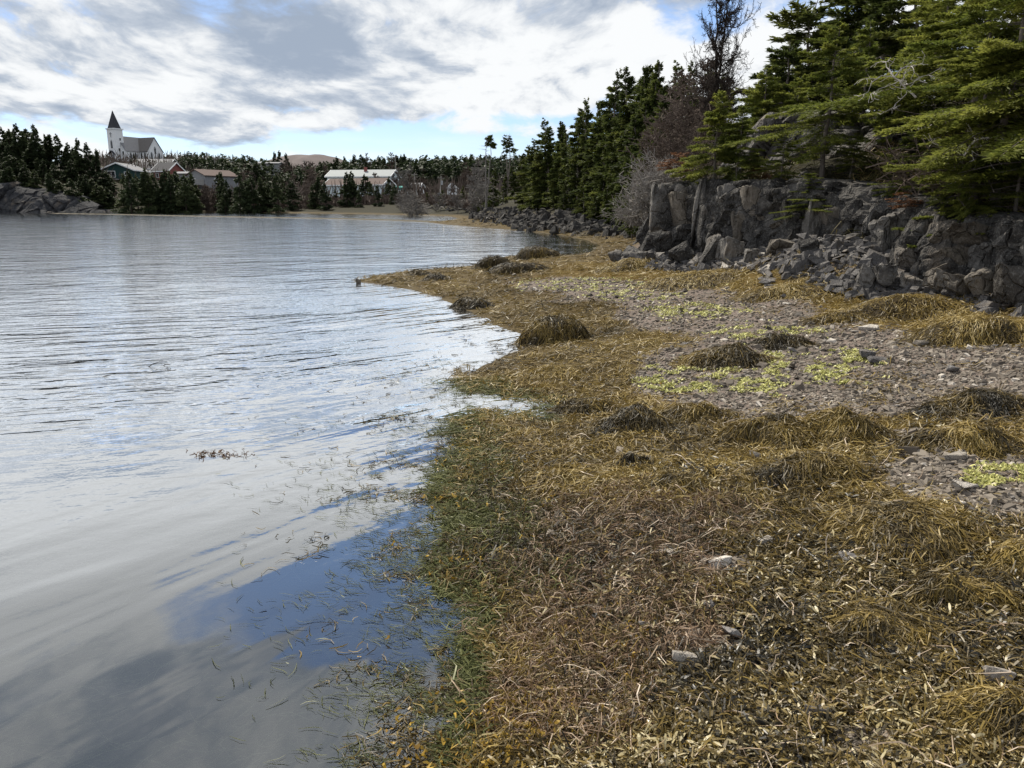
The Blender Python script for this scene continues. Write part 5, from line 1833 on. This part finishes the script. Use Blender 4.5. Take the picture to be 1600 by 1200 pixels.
# a few stray pale stems anywhere
p = sample(700, 700, 1650, 600, 1260, lambda x, y, z, px, py: smooth(shore_d(x, y)[0], .1, .4) * .8)
n = len(p)
VF = strands(p, rg.uniform(.07, .24, n), rg.uniform(.0012, .0026, n), rg.random(n) * 6.28, rg.normal(0, .5, n), rg.gamma(2, .012, n), rg.normal(0, .5, n), 6, .5, .02, True, .1)
stuff("dead_stems", VF, .8 + rg.normal(0, .15, n), 5, M_straw)

# ---- green eelgrass along the edge and floating off it
def keep_green(x, y, z, px, py):
    d, h_ = shore_d(x, y)
    nn = fbm(x, y, 2.6, 3)
    land = green_mask(x, y, z) * smooth(d, -.25, .0) * .8
    ds_ = np.clip(np.hypot(x, y) / 7, .15, 1)
    edge = np.exp(-((d + (.02 + nn * .3) * ds_) / (.12 * ds_)) ** 2) * .45
    return np.maximum(land, edge) * (y < 7.5)


p = sample(9000, 540, 1000, 540, 1240, keep_green)
n = len(p)
r_ = np.hypot(p[:, 0], p[:, 1])
VF = strands(p, rg.uniform(.06, .2, n) * (.8 + r_ * .04), rg.uniform(.0012, .0026, n) * (1 + r_ * .08), rg.normal(2.6, .9, n), rg.normal(0, .7, n), rg.gamma(1.6, .007, n), rg.normal(0, .5, n), 5, .4, .006)
stuff("eelgrass", VF, .48 + rg.normal(0, .2, n), 4, M_eel)


def keep_float(x, y, z, px, py):
    d, h_ = shore_d(x, y)
    nn = fbm(x, y, 2.0, 3) + fbm(x, y, 7, 2) * .5
    ds_ = np.clip(np.hypot(x, y) / 6, .22, 1)
    return (d < -.02) * np.exp(d / (.40 * ds_)) * smooth(nn + fbm(x, y, 14, 2) * .9, -.12, .3) * (y < 8.5)


p = sample(9000, 330, 900, 560, 1260, keep_float)
n = len(p)
p[:, 2] = .003
r_ = np.hypot(p[:, 0], p[:, 1])
VF = strands(p, rg.uniform(.02, .11, n) * (.7 + r_ * .05), rg.uniform(.0004, .0011, n) * (1 + r_ * .17), rg.normal(2.7, .6, n), rg.normal(0, .22, n), np.full(n, .002), rg.normal(0, .2, n), 4, .4, .002, False, .06)
stuff("floating_eelgrass", VF, .28 + rg.normal(0, .28, n), 3, M_eel)
def keep_fringe(x, y, z, px, py):
    d, h_ = shore_d(x, y)
    ds_ = np.clip(np.hypot(x, y) / 6, .25, 1)
    return (d < .05) * np.exp(np.minimum(d, 0) / (.34 * ds_)) * smooth(fbm(x, y, 3.4, 3) + fbm(x, y, 11, 2) * .6, .02, .25) * (y < 12)


p = sample(6500, 380, 1000, 480, 1260, keep_fringe)
n = len(p)
p[:, 2] = .002
r_ = np.hypot(p[:, 0], p[:, 1])
VF = strands(p, rg.uniform(.03, .10, n) * (.75 + r_ * .05), rg.uniform(.0010, .0024, n) * (1 + r_ * .1), rg.random(n) * 6.28, rg.normal(0, .7, n), rg.gamma(1.5, .004, n), rg.normal(0, .6, n), 4, .4, .002, False, .15)
stuff("fringe_weed", VF, .30 + rg.normal(0, .18, n), 3, M_weed)
# eelgrass below the surface
px, py = rg.uniform(-60, 760, 11000), rg.uniform(780, 1280, 11000)
q = at(px, py, -.05)
d, _h = shore_d(q[:, 0], q[:, 1])
k = (d < -.05) & (rg.random(len(d)) < smooth(fbm(q[:, 0], q[:, 1], 1.2, 3), -.45, .2))
p = q[k]
n = len(p)
p[:, 2] = np.maximum(H(p[:, 0], p[:, 1]) * rg.uniform(.2, .9, n), -.35) - .006
VF = strands(p, rg.uniform(.12, .42, n), rg.uniform(.0011, .0024, n), rg.normal(.25, .55, n), rg.normal(0, .5, n), np.full(n, .0), rg.normal(0, .5, n), 6, .4, .0, False, .1)
stuff("submerged_eelgrass", VF, .82 + rg.normal(0, .2, n), 5, M_eel)

# ---- yellow bladders at the edge
def keep_blad(x, y, z, px, py):
    d, h_ = shore_d(x, y)
    return np.exp(-((d - .12) / .3) ** 2) * smooth(fbm(x, y, 3.5, 2), .05, .3) + .02 * (d > 0)


p = sample(520, 560, 1100, 560, 1250, keep_blad)
n = len(p)
VF = strands(p, rg.uniform(.016, .034, n), rg.uniform(.004, .008, n), rg.random(n) * 6.28, rg.normal(0, .5, n), rg.uniform(.005, .02, n), rg.normal(0, .8, n), 4, .5, .022)
stuff("yellow_bladders", VF, rg.random(n), 3, M_blad)

# ---- shingle
def keep_sh(x, y, z, px, py):
    return smooth(shingle_mask(x, y, z), .15, .6) * (y < 30) + .02


p = np.concatenate([sample(32000, 790, 1760, 425, 1240, keep_sh), sample(4000, 1760, 2300, 470, 1000, keep_sh)])
n = len(p)
r_ = np.hypot(p[:, 0], p[:, 1])
cube = np.array([(x, y, z) for z in (-1, 1) for y in (-1, 1) for x in (-1, 1)], float)
cf = np.array([(0, 2, 3, 1), (4, 5, 7, 6), (0, 1, 5, 4), (1, 3, 7, 5), (3, 2, 6, 7), (2, 0, 4, 6)])
V = cube[None] * (1 + rg.normal(0, .22, (n, 8, 3)))
V[:, 4:, :2] *= .62
sz = rg.gamma(2.6, .0040, n) * (.62 + .056 * r_)
V = V * sz[:, None, None] * np.stack([rg.uniform(.8, 1.5, n), rg.uniform(.6, 1, n), rg.uniform(.25, .6, n)], 1)[:, None]
a = rg.random(n) * 6.28
tl = rg.normal(0, .28, n)
c_, s_ = np.cos(a)[:, None], np.sin(a)[:, None]
x, y, z = V[..., 0], V[..., 1], V[..., 2] + V[..., 0] * tl[:, None]
V = np.stack([x * c_ - y * s_, x * s_ + y * c_, z], -1) + p[:, None] + np.stack([0 * sz, 0 * sz, sz * .18], 1)[:, None]
F = (cf[None] + 8 * np.arange(n)[:, None, None]).reshape(-1, 4)
M_peb = leafy("shingle_stone", [(0, (.045, .036, .029)), (.45, (.132, .110, .088)), (.8, (.235, .202, .165)), (1, (.46, .42, .37))], 0.0, .7, .3)
stuff("shingle", (V.reshape(-1, 3), F), .46 + rg.normal(0, .2, n) + (rg.random(n) < .05) * .35, 6, M_peb)

# ---- yellow green alga on the shingle
def keep_alga(x, y, z, px, py):
    m_ = np.minimum.reduce([ell(px, py, 905, 446, 75, 9), ell(px, py, 985, 462, 65, 8), ell(px, py, 1075, 486, 60, 10), ell(px, py, 1195, 520, 70, 10), ell(px, py, 1305, 566, 55, 12),
                            ell(px, py, 1150, 585, 90, 28), ell(px, py, 1250, 590, 90, 14), ell(px, py, 1000, 445, 80, 5), ell(px, py, 1560, 745, 50, 12), ell(px, py, 1060, 600, 60, 10)])
    return smooth(1.6 - m_ + fbm(x, y, 4, 3) * .9, 0, .8) * smooth(fbm(x, y, 7, 2), -.15, .35)


p = sample(15000, 800, 1650, 425, 780, keep_alga)
n = len(p)
r_ = np.hypot(p[:, 0], p[:, 1])
VF = strands(p, rg.uniform(.016, .044, n) * (.7 + .05 * r_), rg.uniform(.004, .010, n) * (.6 + .05 * r_), rg.random(n) * 6.28, rg.normal(0, .6, n), rg.uniform(.004, .02, n), rg.normal(0, .45, n), 4, .5, .012)
stuff("yellow_alga", VF, .68 + rg.normal(0, .25, n), 3, M_alga)

# ---- mounds: boulders grown over with rockweed, each a thing
MOUNDS = [
    # px, foot row, half width, top row, tone, label
    (868, 536, 62, 484, .40, "large dark weed covered boulder at the water's edge with a steep seaward side"),
    (771, 421, 27, 396, .28, "dark dome of weed on the point, beside a bigger brown dome"),
    (840, 404, 33, 382, .36, "brown weed dome furthest out where the inner cove begins"),
    (805, 428, 42, 408, .28, "low lumpy weed mound in front of the two domes on the point"),
    (682, 438, 24, 424, .2, "small dark weed lump on the thin end of the point"),
    (655, 430, 22, 418, .3, "smallest weed lump near the tip of the point"),
    (738, 482, 36, 458, .14, "black low weed patch heaped near the water on the point"),
    (1130, 576, 78, 530, .42, "olive weed mound in the middle of the shingle"),
    (1222, 546, 44, 516, .14, "dark grey weed mound right of the olive mound on the shingle"),
    (985, 676, 84, 622, .40, "wide brown weed mound near the little inlet of water"),
    (910, 650, 50, 612, .44, "weed mound at the head of the little inlet"),
    (1315, 694, 76, 624, .56, "tall golden weed mound, right half of the big pair in mid beach"),
    (1205, 702, 84, 634, .50, "golden weed mound, left half of the big pair in mid beach"),
    (1258, 762, 92, 698, .40, "greyish weed mound directly below the big golden pair"),
    (1415, 872, 150, 772, .50, "broadest golden weed mound with a dark hollow on its near side"),
    (1490, 958, 80, 888, .46, "weed mound between the broadest mound and the lower right corner"),
    (1385, 1018, 118, 942, .50, "low tangled weed mound below the broadest mound"),
    (1502, 706, 84, 650, .54, "flat golden weed mound right of the big golden pair"),
    (1530, 652, 84, 604, .22, "dark grey weed heap at the right side above the flat golden mound"),
    (1600, 905, 60, 842, .66, "bright golden weed mound cut by the right edge"),
    (1590, 1185, 120, 1075, .62, "bright golden weed mound in the lower right corner"),
    (1440, 500, 110, 452, .56, "long golden weed bank under the right outcrop"),
    (1550, 540, 100, 478, .54, "golden weed bank running to the right edge below the boulders"),
    (1110, 446, 110, 414, .56, "golden weed bank below the leaning slab"),
    (1240, 466, 70, 438, .52, "golden weed bank below the loose stone slope"),
    (990, 730, 26, 704, .14, "small dark weed tuft on flat weed in mid beach"),
    (985, 424, 60, 400, .56, "golden weed bank at the seaward end of the cliff"),
    (930, 368, 30, 358, .3, "dark weed lump on the inner cove beach"),
    (1055, 770, 60, 738, .46, "low weed hump left of the greyish mound"),
    (1080, 660, 60, 628, .46, "low weed hump between the inlet and the big golden pair"),
    (1320, 505, 60, 484, .30, "low dark weed patch on shingle under the long golden bank"),
]
dome_u = np.linspace(0, 1, 9)
for (mx_, fy, hw_, ty, tn_, lab) in MOUNDS:
    f_ = hit(np.array([float(mx_)]), np.array([float(fy)]))[0]
    dist = math.hypot(f_[0], f_[1])
    a_ = hw_ / FPX * dist * 1.02
    b_ = min(a_ * .8, (0.45 + .3 * (fy - ty) / hw_) * a_)
    cx, cy_ = f_[0] * (1 + b_ * .8 / dist), f_[1] * (1 + b_ * .8 / dist)
    zc = float(H(cx, cy_))
    steepy = 'steep' in lab or 'dome' in lab
    h_ = float(np.clip((at_y(mx_, ty, cy_)[2] - zc) * (.76 if steepy else .58), .05, .5))
    steep = 2.8 if steepy else 2.4
    pw = 1.0 if steepy else 1.3
    o = thing("seaweed_mound", lab, "seaweed mound", (cx, cy_, zc), 0, "mounds of rockweed on the beach")
    # body
    th = np.linspace(0, 2 * np.pi, 25)[:-1]
    wob = 1 + .16 * np.sin(2 * th + rg.random() * 6) + .10 * np.sin(3 * th + rg.random() * 6)

    def surf(u, phi, lift=0.0):
        wv = np.interp(phi % (2 * np.pi), np.r_[th, 2 * np.pi], np.r_[wob, wob[0]])
        x_, y_ = a_ * u * wv * np.cos(phi), b_ * u * wv * np.sin(phi)
        zb = np.maximum(H(cx + x_, cy_ + y_), 0.0) - zc
        bump_ = 1 + (.25 if steepy else .75) * fbm(cx + x_, cy_ + y_, 1.5 / a_, 4)
        zz_ = zb * np.clip(u, 0, 1) ** 2 + h_ * np.clip(1 - np.clip(u, 0, 1.0) ** steep, 0, 1) ** pw * bump_ + lift
        return np.stack([x_, y_, np.maximum(zz_, zb)], -1)
    U_, T_ = np.meshgrid(dome_u * .98, th, indexing='ij')
    V = surf(U_, T_) * np.array([.97, .97, .94]) - np.array([0, 0, .008])
    i = (np.arange(8)[:, None] * 24 + np.arange(24)[None])
    j = (np.arange(8)[:, None] * 24 + (np.arange(24)[None] + 1) % 24)
    F = np.stack([i, j, j + 24, i + 24], -1).reshape(-1, 4)
    link("boulder", mesh_np("boulder", V, F, None, True), M_core, o)
    apx = hw_ * (fy - ty) * 1.6
    n = int(np.clip(apx * 1.0, 400, 6000))
    u0 = np.sqrt(rg.random(n)) * 1.22
    keep_ = rg.random(n) < smooth(u0, 1.25, .85)
    u0 = u0[keep_]
    n = len(u0)
    phi = rg.random(n) * 2 * np.pi
    wv = np.interp(phi, np.r_[th, 2 * np.pi], np.r_[wob, wob[0]])
    x0, y0 = a_ * u0 * wv * np.cos(phi), b_ * u0 * wv * np.sin(phi)
    K = 4
    head = np.arctan2(y0 / b_ ** 2, x0 / a_ ** 2) + rg.normal(0, 1, n) * rg.choice([.5, 1.4, 3.0], n)
    ln = rg.uniform(.03, .11, n) * (.8 + dist * .045)
    s_ = np.linspace(-.5, .5, K)[None]
    bend = rg.normal(0, .45, n)[:, None]
    dx_, dy_ = np.cos(head)[:, None], np.sin(head)[:, None]
    X = x0[:, None] + ln[:, None] * (dx_ * s_ - dy_ * bend * s_ ** 2)
    Y = y0[:, None] + ln[:, None] * (dy_ * s_ + dx_ * bend * s_ ** 2)
    ph = np.arctan2(Y / b_, X / a_)
    uu = np.hypot(X / a_, Y / b_) / np.interp(ph % (2 * np.pi), np.r_[th, 2 * np.pi], np.r_[wob, wob[0]])
    P = surf(uu, ph)
    P[..., 0], P[..., 1] = X, Y
    P[..., 2] += rg.gamma(1.5, .0035, n)[:, None] * (1 + dist * .06) + rg.normal(0, .003, (n, K)) * (1 + .06 * dist) + .003
    tg = P[:, -1] - P[:, 0]
    sdv = np.cross(tg, np.array([0, 0, 1.0])) + rg.normal(0, .55, (n, 3)) * np.linalg.norm(tg, axis=1, keepdims=True)
    sdv /= np.maximum(np.linalg.norm(sdv, axis=1, keepdims=True), 1e-6)
    W = (rg.uniform(.0009, .0023, n) * (1 + dist * .13))[:, None] * np.array([[.6, 1, .9, .3]])
    xw, yw = cx + x0, cy_ + y0
    tone = tn_ + (.10 if 'bank' in lab else -.03) + rg.normal(0, .15, n) + .5 * fbm(xw, yw, 1.2 / a_ + 1, 3) + (rg.random(n) < .06) * .25
    stuff("fronds", ribbons(P, W, sdv), tone, K - 1, M_weed, parent=o)

# ---- single stones on the beach
STONES = [(1070, 1034, 24, 11, 1, "smooth tan stone lying on weed in the foreground"), (1122, 884, 20, 9, 1, "flat whitish slab in the bare patch of mid foreground"),
          (1400, 872, 28, 12, 0, "half buried grey rock in the hollow of the broadest weed mound"), (1195, 850, 14, 7, 1, "small pale stone left of the broadest weed mound"),
          (1494, 719, 14, 6, 1, "whitish stone on shingle right of the flat golden mound"), (1505, 764, 16, 6, 1, "flat whitish stone on the right shingle patch"),
          (1555, 1064, 20, 14, 1, "pinkish pale stone near the lower right corner"), (1275, 1128, 16, 12, 0, "dark stone beside the bare patch at the bottom"),
          (1290, 1120, 14, 8, 0, "flat slate by the dark stone at the bottom"), (1150, 1000, 22, 10, 0, "brownish stone in the foreground bare patch"),
          (1130, 1165, 8, 6, 1, "cream shell like stone at the bottom"), (1360, 560, 16, 7, 0, "grey stone on the open shingle"),
          (1240, 552, 10, 5, 0, "little dark stone behind the grey mound"), (1370, 568, 14, 6, 0, "second grey stone on the open shingle"), (1488, 583, 9, 6, 0, "lone dark stone on the right shingle"),
          (1358, 516, 14, 4, 1, "flat white stone on shingle under the golden bank"), (1418, 465, 12, 5, 1, "white stone in golden weed under the right outcrop"),
          (1010, 985, 14, 8, 0, "brown stone among pale dead stems"), (1330, 880, 16, 8, 0, "grey stone at the left foot of the broadest mound"), (1105, 955, 12, 6, 0, "small grey stone above the bare patch"),
          (1210, 458, 14, 6, 1, "pale stone on the golden weed below the rubble"), (1040, 868, 12, 5, 1, "thin pale stone left of the flat whitish slab"), (1180, 716, 10, 5, 0, "grey stone by the greyish mound"),
          (1575, 640, 14, 6, 0, "grey stone at the right edge of the shingle"), (1440, 540, 12, 5, 0, "reddish stone on the upper right shingle")]
random.seed(3)
for px, py, hw_, hh_, pale, lab in STONES:
    q = hit(np.array([float(px)]), np.array([float(py)]))[0]
    ds = float(np.linalg.norm(q - (0, 0, CAM_Z)))
    sx, szz = hw_ / FPX * ds, hh_ / FPX * ds
    o = thing("beach_stone", lab, "stone", (q[0], q[1], q[2] + szz * .6 + .008), random.uniform(-.5, .5), "single stones on the beach", me=random.choice(PALES if pale else PEBS))
    o.scale = (sx, sx * .75, szz * .95)
    o.rotation_euler.x, o.rotation_euler.y = random.uniform(-.2, .2), random.uniform(-.2, .2)
q = sample(150, 820, 1640, 440, 1200, lambda x, y, z, px, py: smooth(shingle_mask(x, y, z), .4, .8))
for v in q:
    s_ = rg.uniform(.014, .030) * (.62 + .06 * math.hypot(v[0], v[1]))
    o = thing("beach_stone", "larger grey stone among the fine shingle", "stone", (v[0], v[1], v[2] + s_ * .25), rg.random() * 6.28, "larger stones in the shingle", me=PEBS[rg.integers(6)] if rg.random() > .08 else PALES[rg.integers(3)])
    o.scale = (s_ * 1.2, s_ * .9, s_ * .55)
    o.rotation_euler.x = rg.normal(0, .25)

# ---- dark rock at the very tip of the point
q = at(560, 441, 0.03)
o = thing("tip_rock", "little black rock standing in the water at the tip of the point", "rock", (q[0], q[1], .03), .3, me=FAR_B[0])
o.scale = (.055, .06, .10)
# ---- weed stems standing out of the water
M_stem = principled("wet_dark_stem", (.02, .018, .014), .4)


def stems(px, py, n, spread, name, lab, hgt):
    c_ = at(px, py, 0.0)
    r2 = np.random.default_rng(int(px * 7 + py))
    s_ = []
    for _ in range(n):
        x0, y0 = r2.normal(0, spread), r2.normal(0, spread * .8)
        a = r2.random() * 6.28
        l = hgt * r2.uniform(.5, 1.2)
        pts = [np.array([x0, y0, -.06])]
        d = np.array([math.cos(a) * .6, math.sin(a) * .6, r2.uniform(.35, 1.0)])
        for k in range(4):
            pts.append(pts[-1] + d * l / 4)
            d = d + np.array([math.cos(a) * .25, math.sin(a) * .25, -.32])
        for k in range(4):
            s_.append([*pts[k], *pts[k + 1], .0045, .0035])
    o = thing(name, lab, "water weed", (c_[0], c_[1], 0))
    link("stem", mesh_np("stem", *tubes(s_, 4)), M_stem, o)


stems(185, 578, 7, .22, "water_weed", "arched dark weed stems rising from the open water at left", .22)
stems(262, 572, 3, .07, "water_weed", "two upright dark weed stems right of the arched ones", .26)
stems(20, 578, 3, .06, "water_weed", "dark speck of weed at the left edge of the water", .08)
stems(541, 706, 2, .02, "water_weed", "single short weed stem nearest the beach", .12)
q = at(343, 710, 0.0)
p = np.repeat(q[None], 70, 0) + np.stack([rg.normal(0, .10, 70), rg.normal(0, .05, 70), np.zeros(70)], 1)
VF = strands(p, rg.uniform(.02, .06, 70), rg.uniform(.002, .005, 70), rg.random(70) * 6.28, rg.normal(0, .5, 70), rg.uniform(.004, .02, 70), rg.normal(0, .7, 70), 4, .5, .0, False)
VF = (VF[0] - q, VF[1])
o = thing("floating_weed", "reddish brown tuft of weed floating in the calm water", "water weed", tuple(q))
me = mesh_np("fronds", *VF, {"tone": ('FACE', 'FLOAT', np.repeat(rg.uniform(.1, .5, 70), 3))})
link("fronds", me, M_straw, o, kind='stuff')

# ---- dead grass and moss on the hill above the cliff
n0 = 32000
px, Y = rg.uniform(960, 1760, n0), rg.uniform(9.5, 30, n0)
x = (px - 800) / FPX * Y
d, hh = shore_d(x, Y)
k = (hh > .9) & (rg.random(n0) < smooth(fbm(x, Y, .8, 3), -.25, .25))
x, Y = x[k], Y[k]
n = len(x)
p = np.stack([x, Y, H(x, Y)], 1)
M_grass = leafy("hill_grass", [(0, (.03, .032, .010)), (.4, (.085, .075, .026)), (.75, (.20, .14, .06)), (1, (.34, .25, .13))], .2)
VF = strands(p, rg.uniform(.15, .4, n), rg.uniform(.004, .011, n), rg.random(n) * 6.28, rg.normal(0, .7, n), rg.gamma(2, .05, n), rg.normal(0, .8, n), 4, .2, .02)
stuff("hill_grass", VF, .42 + fbm(x, Y, .6, 3) * .6 + rg.normal(0, .18, n), 3, M_grass)
